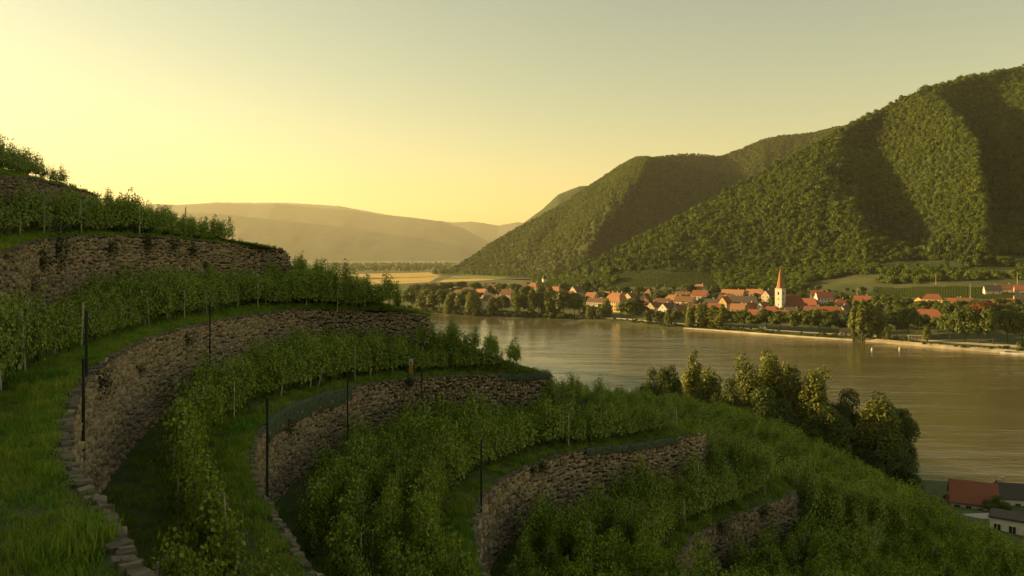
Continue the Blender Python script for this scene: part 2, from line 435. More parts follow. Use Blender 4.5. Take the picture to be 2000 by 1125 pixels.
# hill B (behind the village, down the valley): crest and a spur coming forward
CBX = np.array([880, 895, 950, 1000, 1050, 1100, 1170, 1205, 1240, 1270, 1330, 1370, 1405, 1450, 1490, 1520, 1590, 1650, 1800, 2000], float)
CBY = np.array([526, 522, 484, 454, 428, 400, 354, 330, 311, 312, 304, 304, 309, 292, 275, 268, 262, 244, 230, 240], float)
CBD = np.array([2350, 2350, 2400, 2430, 2450, 2480, 2520, 2540, 2560, 2650, 2750, 2800, 2850, 2900, 2950, 3000, 3050, 3100, 3200, 3300], float)
FBX = np.array([860, 900, 1000, 1080, 1200, 1400, 2000], float)
FBY = np.array([531, 530, 533, 538, 541, 541, 541], float)
FBD = np.array([2340, 2300, 2050, 1900, 1850, 1850, 1850], float)
def hill_b(px, t):
    fd, fy = np.interp(px, FBX, FBD), np.interp(px, FBX, FBY)
    cy, cd = np.interp(px, CBX, CBY), np.interp(px, CBX, CBD)
    fz = CAMZ - (fy - HOR) / F * fd - 6; cz = CAMZ - (cy - HOR) / F * cd
    if t <= 1:
        d = fd + (cd - fd) * t
        z = fz + (cz - fz) * (t * .8 + .2 * sin(t * pi / 2))
        k = min(1, (cz - fz) / 250)
        env = sin(pi * min(1, t)) if t < .99 else 0
        def rib(pts, amp, wl, wr):
            c = np.interp(t, [q[0] for q in pts], [q[1] for q in pts]); w = wl if px < c else wr
            return amp * exp(-((px - c) / w) ** 2)
        push = rib([(0, 1120), (.2, 1150), (.5, 1205), (.75, 1235), (1, 1268)], 270, 85, 40)
        push -= rib([(0, 1300), (1, 1360)], 160, 60, 80)
        push += rib([(0, 985), (1, 1085)], 60, 30, 30) + rib([(0, 1060), (1, 1160)], 50, 26, 26)
        push += 24 * mnoise.noise(Vector((px / 30, t * 2.6, 5.2))) + 10 * mnoise.noise(Vector((px / 11, t * 6, 1)))
        return np.array([(px - 1000) / F * d, d - push * env * k, z + push * env * k * .15])
    return np.array([(px - 1000) / F * cd, cd + (t - 1) * 1200, cz - (t - 1) * max(10, cz - 6)])
HB_PX = np.linspace(872, 2000, 190); HB_T = np.r_[np.linspace(0, 1, 46), [1.05, 1.2, 1.5, 1.95]]
hb = np.array([[hill_b(p, t) for p in HB_PX] for t in HB_T])
tag(obj("second_wooded_hill", hb.reshape(-1, 3), grid_faces(len(HB_T), len(HB_PX)), M['wood_floor'], smooth=True), kind="structure")
# third crest peeping out left of hill B
def ridge(name, pts, D, depth, foot, mat_, nz=0.0, rows=16, seed=0):
    xs = np.linspace(pts[0][0], pts[-1][0], 260)
    cy = np.interp(xs, [p[0] for p in pts], [p[1] for p in pts])
    V = []
    for t in np.r_[np.linspace(0, 1, rows), [1.2, 1.6, 2.0]]:
        for i, x in enumerate(xs):
            dd = D + 0
            n1 = mnoise.fractal(Vector((x / 60 + seed, t * 2.0, seed)), 1.0, 2.0, 5)
            cz = CAMZ - (cy[i] + nz * 2.2 * mnoise.fractal(Vector((x / 14, seed, 3)), 1, 2, 4) - HOR) / F * D
            if t <= 1:
                d = D - depth * (1 - t) - n1 * depth * .018 * sin(pi * t)
                z = foot + (cz - foot) * (t ** .85)
                V.append(((x - 1000) / F * (D - depth * (1 - t) * .6), d, z + n1 * 6 * sin(pi * t) * min(1, cz / 300)))
            else:
                V.append(((x - 1000) / F * D, D + depth * (t - 1), cz - (cz - foot + 1) * (t - 1)))
    tag(obj(name, V, grid_faces(rows + 3, 260), mat_, smooth=True), kind="structure")
ridge("third_wooded_hill", [(860, 527), (930, 497), (1000, 452), (1060, 408), (1090, 380), (1130, 364), (1160, 362), (1250, 350), (1400, 345), (1700, 330)], 3300, 700, 4, M['far_hill'], .3, seed=3)
ridge("far_hills", [(-400, 372), (0, 392), (200, 402), (300, 398), (345, 400), (420, 396), (500, 400), (540, 397), (600, 404), (680, 410), (740, 419), (800, 424), (860, 432), (905, 446), (950, 470), (985, 500), (1010, 516)], 13000, 3500, 4, M['far_hill'], .2, rows=26, seed=8)
ridge("front_far_hills", [(-400, 404), (0, 410), (300, 412), (420, 417), (520, 427), (620, 438), (720, 450), (820, 465), (900, 482), (960, 505), (1000, 516)], 9800, 2500, 4, M['far_hill'], .2, rows=22, seed=33)
ridge("distant_hills", [(300, 420), (380, 400), (420, 395), (500, 396), (560, 396), (660, 402), (760, 420), (880, 434), (930, 433), (950, 437), (975, 440), (1010, 434), (1060, 440), (1200, 450)], 16500, 2500, 4, M['far_hill'], .5, seed=21)

# valley floor: one sheet out to the horizon, its near edge under the far bank ground
tag(obj("valley_ground", [(-15000, 1960, 5.5), (11000, 1700, 5.5), (11000, 19500, 5.5), (-15000, 19500, 5.5)], [(0, 1, 2, 3)], M['valley']), kind="structure")

# ------------------------------------------------------------------ haze
def haze():
    m = bpy.data.materials.new("haze_air"); m.use_nodes = True
    nt = m.node_tree; N = nt.nodes
    N.remove(N["Principled BSDF"])
    pv = N.new("ShaderNodeVolumePrincipled")
    pv.inputs["Color"].default_value = (0.97, 0.91, 0.70, 1)
    pv.inputs["Density"].default_value = 0.000035
    pv.inputs["Anisotropy"].default_value = 0.25
    nt.links.new(pv.outputs[0], N["Material Output"].inputs["Volume"])
    mb = MB(); mb.box((-1500, 9000, 632), (32000, 21400, 1270)); 
    o = mb.build("haze", m)
    tag(o, "pale golden evening haze filling the river valley", "haze", kind="stuff")
haze()

# ------------------------------------------------------------------ foliage building blocks
M['leaf_vine'] = mat("vine_leaf", (0.058, 0.115, 0.005), 0.38, (0.40, 0.48, 0.034), 1.2, rand=.10, island=.75, trans=.40, ramp=(.12, 1.0), spec=.5)
M['leaf_tree'] = mat("broad_leaf", (0.028, 0.050, 0.004), 0.6, (0.14, 0.16, 0.014), .3, rand=.35, island=.45, trans=.3, ramp=(.1, .95))
M['leaf_lit_yellow'] = mat("lit_yellow_leaf", (0.080, 0.098, 0.010), 0.6, (0.22, 0.22, 0.028), .3, rand=.2, island=.5, trans=.3, ramp=(.1, .95))  # lighter leaf of poplars and willows, sunlit yellow put into the colour
M['leaf_wood'] = mat("woodland_leaf", (0.020, 0.052, 0.004), 0.7, (0.155, 0.195, 0.012), .016, rand=.36, island=.22, trans=.25, ramp=(.16, .84), coord='World')
M['leaf_rust'] = mat("rusty_leaf", (0.11, 0.035, 0.008), 0.6, (0.19, 0.075, 0.015), .3, island=.5, trans=.25)
M['leaf_ivy'] = mat("wall_plant_leaf", (0.015, 0.032, 0.006), 0.6, (0.05, 0.075, 0.016), 2, island=.6, trans=.25, ramp=(.1, .95))
M['grass'] = mat("grass_blade", (0.085, 0.215, 0.006), 0.55, (0.36, 0.36, 0.040), .55, rand=.25, island=.15, trans=.38, ramp=(.28, .85), coord='World')
M['bark'] = mat("bark", (0.045, 0.034, 0.022), 0.95, (0.09, 0.07, 0.05), 3, .6)
M['vinewood'] = mat("vine_wood", (0.035, 0.024, 0.015), 0.95, (0.075, 0.055, 0.036), 6, .6)
M['stake'] = mat("weathered_stake", (0.30, 0.26, 0.20), 0.85, (0.46, 0.42, 0.34), 4, .3, rand=.4)
M['pole'] = mat("dark_metal_pole", (0.012, 0.014, 0.013), 0.5, (0.025, 0.028, 0.026), 3, metal=.3)

def unit(a): return a / (np.linalg.norm(a, axis=-1, keepdims=True) + 1e-9)

def leaf_mesh(c, nrm, size, aspect=.75, rng=RNG, droop=.25):
    """folded kite-shaped leaves: c centres, nrm facing, size per leaf -> verts, quads"""
    n = len(c)
    nrm = unit(nrm)
    r = rng.normal(size=(n, 3)); r[:, 2] -= droop
    t = unit(r - nrm * (r * nrm).sum(1, keepdims=True))
    b = np.cross(nrm, t)
    s = np.asarray(size).reshape(-1, 1) * np.ones((n, 1))
    fold = nrm * s * .16
    v = np.stack([c - t * s * .5, c + b * s * .5 * aspect - fold + t * s * .06, c + t * s * .55, c - b * s * .5 * aspect - fold + t * s * .06], 1)
    return v.reshape(-1, 3), np.arange(4 * n).reshape(n, 4)

def lobes_to_leaves(lobes, n, size, rng, jitter=.3):
    lobes = np.array(lobes, float)           # x y z rx ry rz
    area = (lobes[:, 3] * lobes[:, 5]) ** 1.0
    idx = rng.choice(len(lobes), n, p=area / area.sum())
    d = unit(rng.normal(size=(n, 3)))
    d[:, 2] = np.where(d[:, 2] < -.45, -d[:, 2], d[:, 2])
    rr = rng.uniform(.68, 1.08, (n, 1))
    c = lobes[idx, :3] + d * lobes[idx, 3:] * rr
    nr = d + rng.normal(size=(n, 3)) * jitter + np.array([0, 0, .25])
    return leaf_mesh(c, nr, size * rng.uniform(.7, 1.35, n), rng=rng)

def tree_lobes(kind, h, w, rng):
    L = []
    if kind == 'round':
        for i in range(22):
            a = rng.uniform(0, 2 * pi); u = rng.uniform(-.75, 1)
            rad = math.sqrt(max(0, 1 - u * u)) * .62
            r = w * rng.uniform(.14, .24)
            L.append((cos(a) * rad * w / 2, sin(a) * rad * w / 2, h * .58 + u * h * .30, r, r, r * .85))
        L.append((0, 0, h * .58, w * .30, w * .30, h * .27))
    elif kind == 'poplar':
        for i in range(20):
            z = rng.uniform(.08, .93); a = rng.uniform(0, 2 * pi)
            prof = min(1, z * 4) * (1 - max(0, z - .55) * 1.5)
            r = w * .26 * prof * rng.uniform(.75, 1.15)
            L.append((cos(a) * w * .24 * prof, sin(a) * w * .24 * prof, z * h, r, r, r * 2.1))
        L.append((0, 0, h * .9, w * .13, w * .13, h * .12)); L.append((0, 0, h * .5, w * .22, w * .22, h * .42))
    elif kind == 'willow':                     # several upright billowing masses
        nc = 7
        for k in range(nc):
            a = 2 * pi * k / nc + rng.uniform(-.4, .4); hh = h * rng.uniform(.72, 1.0); off = w * rng.uniform(.12, .30)
            for j in range(9):
                q = j / 8; z = hh * (.14 + .80 * q); r = w * .17 * rng.uniform(.8, 1.2) * (1 - .35 * q ** 3)
                sp = off * (1 - .45 * q ** 2)
                L.append((cos(a) * sp + rng.normal() * w * .03, sin(a) * sp + rng.normal() * w * .03, z - r * .3, r, r, r * 1.2))
        L.append((0, 0, h * .45, w * .28, w * .28, h * .34)); L.append((0, 0, h * .74, w * .2, w * .2, h * .22))
    else:                                      # bush
        for i in range(9):
            a = rng.uniform(0, 2 * pi); q = rng.uniform(0, .34) * w; r = w * rng.uniform(.16, .28)
            L.append((cos(a) * q, sin(a) * q, h * rng.uniform(.3, .72), r, r, min(r, h * .34)))
    return L

def trunk_mb(h, w, lobes, rng, r0=None, nlimb=6):
    mb = MB(); r0 = r0 or h * .017
    top = h * .62
    bend = rng.normal(size=2) * .02 * h
    pts = [(bend[0] * (q ** 2), bend[1] * (q ** 2), top * q - .4 * (q == 0)) for q in np.linspace(0, 1, 5)]
    mb.tube(pts, [r0 * 1.3, r0, r0 * .85, r0 * .6, r0 * .25], 7)
    pick = rng.choice(len(lobes), min(nlimb, len(lobes)), replace=False)
    for i in pick:
        l = lobes[i]; q = rng.uniform(.35, .75); s = np.array([bend[0] * q * q, bend[1] * q * q, top * q]); e = np.array(l[:3])
        if e[2] < s[2] * .8: continue
        m_ = (s + e) / 2 + np.array([0, 0, -h * .02])
        mb.tube([s, m_, e], [r0 * .45, r0 * .3, r0 * .1], 5)
    return mb

def make_tree_meshes(name, kind, h, w, n, size, leafmat, seed, nlimb=6, jitter=.3):
    rng = np.random.default_rng(seed)
    lobes = tree_lobes(kind, h, w, rng)
    v, f = lobes_to_leaves(lobes, n, size, rng, jitter)
    zmax = np.percentile(v[:, 2], 99.7); rad = np.percentile(np.hypot(v[:, 0], v[:, 1]), 97)
    k = np.array([w / 2 / rad, w / 2 / rad, h / zmax]); v = v * k
    lobes = [tuple(np.array(l[:3]) * k) + tuple(l[3:]) for l in lobes]
    crown = new_mesh(name + "_crown", v, f, (leafmat,))
    tr = trunk_mb(h, w, lobes, rng, nlimb=nlimb).mesh(name + "_trunk", M['bark'], True)
    return tr, crown

def merge(name, parts):
    """parts: list of (mesh) -> one mesh with all their materials (for instanced background stuff)"""
    v, f, mi, mats = [], [], [], []
    b = 0
    for me in parts:
        co = np.empty(len(me.vertices) * 3, np.float32); me.vertices.foreach_get("co", co); v.append(co.reshape(-1, 3))
        for p in me.polygons: f.append(tuple(i + b for i in p.vertices)); mi.append(len(mats))
        b += len(me.vertices); mats.append(me.materials[0])
    o = new_mesh(name, np.vstack(v), f, mats)
    o.polygons.foreach_set("material_index", mi)
    return o

def instancer(name, protos, pts, rotz, scl, var, label=None, cat=None, tilt=None, host=None):
    """background mass that nobody counts: one object, its members instanced on points"""
    c = bpy.data.collections.new(name + "_forms")
    for i, me in enumerate(protos):
        c.objects.link(bpy.data.objects.new("%s_form_%02d" % (name, i), me))
    me = bpy.data.meshes.new(name)
    n = len(pts)
    me.vertices.add(n); me.vertices.foreach_set("co", np.asarray(pts, np.float32).ravel())
    rot = np.zeros((n, 3), np.float32); rot[:, 2] = rotz
    if tilt is not None: rot[:, 0] = tilt[0]; rot[:, 1] = tilt[1]
    a = me.attributes.new("rot", 'FLOAT_VECTOR', 'POINT'); a.data.foreach_set("vector", rot.ravel())
    s3 = np.asarray(scl, np.float32)
    if s3.ndim == 1: s3 = np.repeat(s3[:, None], 3, 1)
    a = me.attributes.new("scl", 'FLOAT_VECTOR', 'POINT'); a.data.foreach_set("vector", s3.astype(np.float32).ravel())
    a = me.attributes.new("form", 'INT', 'POINT'); a.data.foreach_set("value", np.asarray(var, np.int32))
    o = link(name, me)
    g = bpy.data.node_groups.new(name + "_scatter", 'GeometryNodeTree')
    g.interface.new_socket("Geometry", in_out='INPUT', socket_type='NodeSocketGeometry')
    g.interface.new_socket("Geometry", in_out='OUTPUT', socket_type='NodeSocketGeometry')
    N, L = g.nodes, g.links
    gi, go = N.new("NodeGroupInput"), N.new("NodeGroupOutput")
    ip = N.new("GeometryNodeInstanceOnPoints"); ci = N.new("GeometryNodeCollectionInfo")
    ci.inputs[0].default_value = c; ci.inputs[1].default_value = True; ci.inputs[2].default_value = True
    def attr(nm, t):
        q = N.new("GeometryNodeInputNamedAttribute"); q.data_type = t; q.inputs[0].default_value = nm; return q.outputs[0]
    L.new(gi.outputs[0], ip.inputs["Points"]); L.new(ci.outputs[0], ip.inputs["Instance"])
    ip.inputs["Pick Instance"].default_value = True
    L.new(attr("form", 'INT'), ip.inputs["Instance Index"])
    er = N.new("FunctionNodeEulerToRotation"); L.new(attr("rot", 'FLOAT_VECTOR'), er.inputs[0])
    L.new(er.outputs[0], ip.inputs["Rotation"])
    L.new(attr("scl", 'FLOAT_VECTOR'), ip.inputs["Scale"])
    L.new(ip.outputs[0], go.inputs[0])
    md = o.modifiers.new("scatter", 'NODES'); md.node_group = g
    return tag(o, label, cat, kind="stuff")

# ------------------------------------------------------------------ woods on the hills
def blob_tree(name, h, w, n, size, seed):
    rng = np.random.default_rng(seed)
    L = []
    for i in range(7):
        a = rng.uniform(0, 2 * pi); q = rng.uniform(0, .3) * w; r = w * rng.uniform(.2, .34)
        L.append((cos(a) * q, sin(a) * q, h * rng.uniform(.42, .8), r, r, r))
    v, f = lobes_to_leaves(L, n, size, rng, .35)
    return new_mesh(name, v, f, (M['leaf_wood'],))
def conifer(name, seed):
    rng = np.random.default_rng(seed)
    L = [(rng.normal() * .2, rng.normal() * .2, z, (12.5 - z) * .24, (12.5 - z) * .24, 1.3) for z in np.linspace(2, 12, 9)]
    v, f = lobes_to_leaves(L, 130, 1.3, rng, .3)
    return new_mesh(name, v, f, (M['leaf_conifer'],))
M['leaf_conifer'] = mat("conifer_needles", (0.012, 0.024, 0.006), .8, (0.035, 0.050, 0.012), .1, island=.4, rand=.4)
CONIFER = [conifer("conifer", 91), conifer("conifer", 92)]
WOOD = [blob_tree("woodland_tree", 10, 8.5 + (i % 3), 150, 1.5, 40 + i) for i in range(6)]
def scatter(fn, pxr, tr, n, keep, rng):
    """points on a hill surface, uniform over its area, kept by a mask"""
    px = rng.uniform(pxr[0], pxr[1], n * 4); t = rng.uniform(tr[0], tr[1], n * 4)
    gx, gt = np.linspace(pxr[0], pxr[1], 60), np.linspace(tr[0], min(tr[1], .985), 24)
    A = np.array([[np.linalg.norm(np.cross(fn(a + 2, b) - fn(a, b), fn(a, b + .01) - fn(a, b))) for a in gx] for b in gt])
    amax = np.percentile(A, 96)
    ix = np.clip(np.searchsorted(gx, px) - 1, 0, 58); it = np.clip(np.searchsorted(gt, t) - 1, 0, 22)
    ok = rng.random(n * 4) * amax < A[it, ix]
    out = []
    for a, b in zip(px[ok], t[ok]):
        p0 = fn(a, b)
        if p0[1] > 3200: continue
        if keep(a, b, p0): out.append(p0)
        if len(out) >= n: break
    return np.array(out)
CLEAR = [(1290, 541, 105, 15), (1330, 516, 28, 8), (1345, 478, 22, 10), (1640, 553, 70, 8), (1700, 545, 70, 7), (1790, 518, 90, 9), (1930, 530, 80, 9), (1990, 506, 50, 6)]
def in_clear(px, py, m=1.0):
    return any(((px - c[0]) / c[2]) ** 2 + ((py - c[1]) / c[3]) ** 2 < m for c in CLEAR)
def keep_a(a, b, p):
    px, py = pixel(p)
    if px > 2080: return False
    if in_clear(px, py, 1 + .35 * mnoise.noise(Vector((px / 13, py / 7, 0)))): return False
    if py > 540: return RNG.random() < .45
    return True
rngw = np.random.default_rng(5)
pa = scatter(hill_a, (1055, 2090), (0.0, 1.0), 27000, keep_a, rngw)
edge = np.array([hill_a(p, t) for p in np.linspace(1060, 2050, 420) for t in (rngw.uniform(.985, 1.0),)])
pa = np.vstack([pa, edge])
sa = rngw.uniform(.34, .82, len(pa)) * np.array([1 + .45 * mnoise.noise(Vector((p[0] / 60, p[2] / 40, 0))) for p in pa]) * np.where(rngw.random(len(pa)) < .12, 1.45, 1)
fa = np.where(np.array([mnoise.noise(Vector((p[0] / 90, p[2] / 60, 7))) for p in pa]) + rngw.normal(size=len(pa)) * .18 > .42, rngw.integers(0, 2, len(pa)), 2 + rngw.integers(0, 6, len(pa)))
instancer("hill_wood", CONIFER + WOOD, pa - np.array([0, 0, 1.5]), rngw.uniform(0, 6.28, len(pa)), sa, fa,
          "dense deciduous wood covering the steep hill behind the village", "wood")
pb = scatter(hill_b, (878, 1640), (0.0, 1.0), 20000, lambda a, b, p: not (pixel(p)[0] > 1300 and pixel(p)[1] > 470), rngw)
eb = np.array([hill_b(p, .995) for p in np.linspace(885, 1640, 330)])
pb = np.vstack([pb, eb])
instancer("valley_wood", WOOD, pb - np.array([0, 0, 2]), rngw.uniform(0, 6.28, len(pb)), rngw.uniform(.7, 1.2, len(pb)), rngw.integers(0, 6, len(pb)),
          "hazy wood on the second hill further down the valley", "wood")

pc = []
while len(pc) < 2600:
    px = rngw.uniform(1040, 2060); d0, d1 = bank_row(px, 3), bank_row(px, 6)
    p = bank_point(px, rngw.uniform(d0, d1)); a, b = pixel(p)
    lim = np.interp(px, [1040, 1120, 1190, 1230, 1390, 1420, 1560, 1590, 1700, 1760, 1880, 2060], [566, 566, 560, 540, 545, 572, 572, 552, 552, 556, 548, 548])
    lim += 5 * mnoise.noise(Vector((px / 20, b / 9, 4)))
    if b > lim or in_clear(a, b, .9 + .3 * mnoise.noise(Vector((a / 13, b / 7, 0)))): continue
    if px > 1700 and mnoise.noise(Vector((a / 26, b / 6, 8))) < -.05: continue
    pc.append(p)
pc = np.array(pc)
instancer("foot_wood", WOOD, pc - np.array([0, 0, .8]), rngw.uniform(0, 6.28, len(pc)), rngw.uniform(.4, .95, len(pc)), rngw.integers(0, 6, len(pc)),
          "bands of trees and scrub at the foot of the hill above the village", "wood")

# ------------------------------------------------------------------ dry-stone terrace walls
def stone_material():
    m = mat("dry_stone", (0.105, 0.076, 0.045), 0.95, (0.47, 0.36, 0.225), 7.0, .7, 30, rand=.3, island=.45, ramp=(.1, .95))
    return m
M['stone'] = stone_material()
M['coping'] = mat("coping_stone", (0.075, 0.062, 0.042), 0.95, (0.24, 0.20, 0.145), 6.0, .7, 25, rand=.6, ramp=(.15, .9))
M['mortar'] = mat("wall_backing", (0.028, 0.021, 0.013), 0.98, (0.06, 0.045, 0.03), 2.0, .5, 12)
M['net'] = mat("green_net", (0.045, 0.060, 0.034), 0.9, (0.095, 0.115, 0.070), 5.0, 1.0, 40)
STONE_FORMS, SLAB_FORMS = [], []
for i in range(14):
    rng = np.random.default_rng(100 + i)
    j = rng.normal(size=(8, 2)) * .045
    o_ = np.array([(-.5, -.5), (.5, -.5), (.5, .5), (-.5, .5)])
    back = o_ + j[:4]; front = o_ * rng.uniform(.62, .82) + j[4:] * 1.4
    v = [(p[0], .0, p[1]) for p in back] + [(p[0], rng.uniform(.7, 1.25), p[1]) for p in front]
    # local x along the wall, y outward, z up the wall
    STONE_FORMS.append((np.array(v), new_mesh("stone_form", v, [(1, 0, 4, 5), (2, 1, 5, 6), (3, 2, 6, 7), (0, 3, 7, 4), (5, 4, 7, 6)], (M['stone'],))))
    mb = MB(); mb.box((0, 0, .5), (1, 1, 1))
    vv = np.array(mb.v); vv += rng.normal(size=vv.shape) * np.array([.04, .06, .09])
    top = vv[:, 2] > .3; vv[top, :2] *= .93
    SLAB_FORMS.append(new_mesh("coping_form", vv, mb.f, (M['coping'],)))

WALL_LABEL = {
 6: "highest dry-stone wall at the upper left, below the skyline vines",
 5: "tall rough stone wall with tufts of plants, second from the top",
 4: "long curved stone terrace wall nearest the camera at the left",
 3: "curved stone terrace wall with long folded green net along its top",
 2: "curved terrace wall in the middle of the slope, third from the bottom",
 1: "short ragged stone wall low on the slope, second from the bottom",
 0: "lowest stub of stone wall at the bottom right of the vineyard"}
WALLS = {}
def in_frame(p, m=60):
    if p[1] < 4: return False
    a, b = pixel(p)
    return -m < a < 2000 + m and -m < b < 1125 + m
def build_wall(k):
    rng = np.random.default_rng(300 + k)
    c, b, nrm = R[k], B[k], BODY[k]
    root = empty("terrace_wall", (0, 0, 0)); tag(root, WALL_LABEL[k], "stone wall", "dry-stone terrace walls"); WALLS[k] = root
    nose = np.argmin(np.linalg.norm(c - RIM[k][{0: 4, 1: 7, 2: 10, 3: 13, 4: 13, 5: 11, 6: 6}[k]], axis=1))
    i1 = min(NS - 13, nose + 26)
    # backing
    rows = np.stack([c + (b - c) * q - nrm * .06 for q in np.linspace(0, 1.06, 5)])
    rows[0] = c - nrm * .02
    obj("backing", rows[:, :NS - 10].reshape(-1, 3), grid_faces(5, NS - 10), M['mortar'], root)
    u = np.r_[0, np.cumsum(np.linalg.norm(np.diff(c, axis=0), axis=1))]
    vis = [i for i in range(i1) if in_frame(c[i], 260) or in_frame(b[i], 260)]
    if not vis: return
    ua, ub = u[max(0, vis[0] - 2)], u[min(i1, vis[-1] + 2)]
    def at(uu):
        i = int(min(max(np.searchsorted(u, uu) - 1, 0), NS - 2)); t = (uu - u[i]) / (u[i + 1] - u[i] + 1e-9)
        return c[i] * (1 - t) + c[i + 1] * t, b[i] * (1 - t) + b[i + 1] * t, unit(nrm[i] * (1 - t) + nrm[i + 1] * t)
    stones = []
    far = 1.0 if k in (3, 4) else 1.12
    depth = .05
    while depth < 5.3:
        ch = rng.uniform(.12, .26) * far
        uu = ua + rng.uniform(0, .3)
        while uu < ub:
            ln = rng.uniform(.10, .34) * far
            if rng.random() < .09: ln *= 1.9
            r_, b_, n_ = at(uu + ln / 2)
            hgt = r_[2] - b_[2]
            dd = depth + .06 * math.sin(uu * 1.3 + k) + ch / 2
            if dd < hgt + .12:
                ctr = r_ + (b_ - r_) * ((dd + rng.normal() * .05) / max(hgt, .2)) - n_ * .05
                stones.append((ctr, n_, ln - .022, ch * rng.uniform(.55, 1.35) - .01, rng.uniform(.04, .17), rng.normal() * .20))
            uu += ln
        depth += ch
    dist = np.array([np.linalg.norm(s[0] - np.array([0, 0, CAMZ])) if in_frame(s[0], 0) else 1e6 for s in stones])
    size = np.array([s[2] * s[3] for s in stones]) / dist ** 2
    order = np.argsort(-size)
    single = set(order[:300].tolist()) if k > 0 else set(order[:120].tolist())
    single = {i for i in single if dist[i] < 1e5}
    V, Fc = [], []
    for i, (ctr, n_, ln, ch, dp, tl) in enumerate(stones):
        t_ = np.array([-n_[1], n_[0], 0.0]); form, me = STONE_FORMS[i % 14]
        ca, sa = cos(tl), sin(tl)
        if i in single:
            ang = math.atan2(t_[1], t_[0])
            # local +y must point outward: t rotated by +90 is -n, so flip
            o = link("stone", me, root, ctr, (0, -tl, ang + pi), (ln, dp, ch))
        else:
            lx = form[:, 0] * ln; lz = form[:, 2] * ch
            x_ = lx * ca - lz * sa; z_ = lx * sa + lz * ca
            w = ctr + np.outer(-x_, t_) + np.outer(form[:, 1] * dp, n_); w[:, 2] += z_
            bse = 8 * len(V); V.append(w)
            Fc += [(1 + bse, bse, 4 + bse, 5 + bse), (2 + bse, 1 + bse, 5 + bse, 6 + bse), (3 + bse, 2 + bse, 6 + bse, 7 + bse), (bse, 3 + bse, 7 + bse, 4 + bse), (5 + bse, 4 + bse, 7 + bse, 6 + bse)]
    if V:
        o = obj("stonework", np.vstack(V), np.array(Fc), M['stone'], root); o["kind"] = "stuff"
    # coping slabs, one by one
    uu = ua
    n = 0
    while uu < ub:
        ln = rng.uniform(.10, .27) * (1.0 if k in (3, 4) else 1.2)
        r_, b_, n_ = at(uu + ln / 2)
        if in_frame(r_, 30) and n < 300:
            w = rng.uniform(.15, .32); ang = math.atan2(n_[0], -n_[1]) + rng.normal() * .07
            link("coping_stone", SLAB_FORMS[n % 14], root, r_ - n_ * (w * .5 - .10 + rng.normal() * .035) - np.array([0, 0, .03 + rng.uniform(0, .04)]),
                 (rng.normal() * .10, rng.normal() * .10, ang + rng.normal() * .12), (ln * 1.02, w, rng.uniform(.05, .12)))
            n += 1
        uu += ln
for k in (6, 5, 4, 3, 2, 1, 0): build_wall(k)

# green bird nets folded along the wall tops
def net(k, pxa, pxb, drop, label):
    c, nrm = R[k], BODY[k]
    u = np.r_[0, np.cumsum(np.linalg.norm(np.diff(c, axis=0), axis=1))]
    nose = np.argmin(np.linalg.norm(c - RIM[k][{2: 10, 3: 13}[k]], axis=1))
    lo = np.argmin(c[:nose + 1, 0] + 0 * c[:nose + 1, 0])
    idx = [i for i in range(lo - (8 if pxa < 520 else 0), nose + 1) if c[i, 1] > 10 and pxa <= pixel(c[i])[0] <= pxb]
    if not idx: return
    us = np.arange(u[idx[0]], u[idx[-1]], .11)
    prof = [(-.16, .10), (.02, .13), (.13, .07), (.17, -.12), (.17, -.32), (.18, -.5 * drop - .2), (.16, -drop), (.12, -drop - .02), (.11, -.5 * drop - .2), (.10, -.1)]
    V = []
    for j, (a, z) in enumerate(prof):
        for q in us:
            p = np.array([np.interp(q, u, c[:, d]) for d in range(3)]); n_ = np.array([np.interp(q, u, nrm[:, d]) for d in range(3)])
            wv = .05 * mnoise.noise(Vector((q * 1.1, j * .6, k))) + .05 * mnoise.noise(Vector((q * 4, j, 3)))
            zz = z + (.34 * mnoise.noise(Vector((q * .5, 4, k))) if z < -.4 else 0)
            V.append(p + n_ * (a + wv) + np.array([0, 0, zz]))
    tag(obj("bird_net", V, grid_faces(len(prof), len(us)), M['net'], smooth=True), label, "net", "green nets folded on the terrace walls")
net(3, 515, 690, .85, "long green net hanging over the bend of the terrace wall, left of the second")
net(3, 965, 1075, .34, "short green net on the right end of the same wall")
net(2, 1140, 1330, .28, "narrow green net along the straight top of the next wall down")

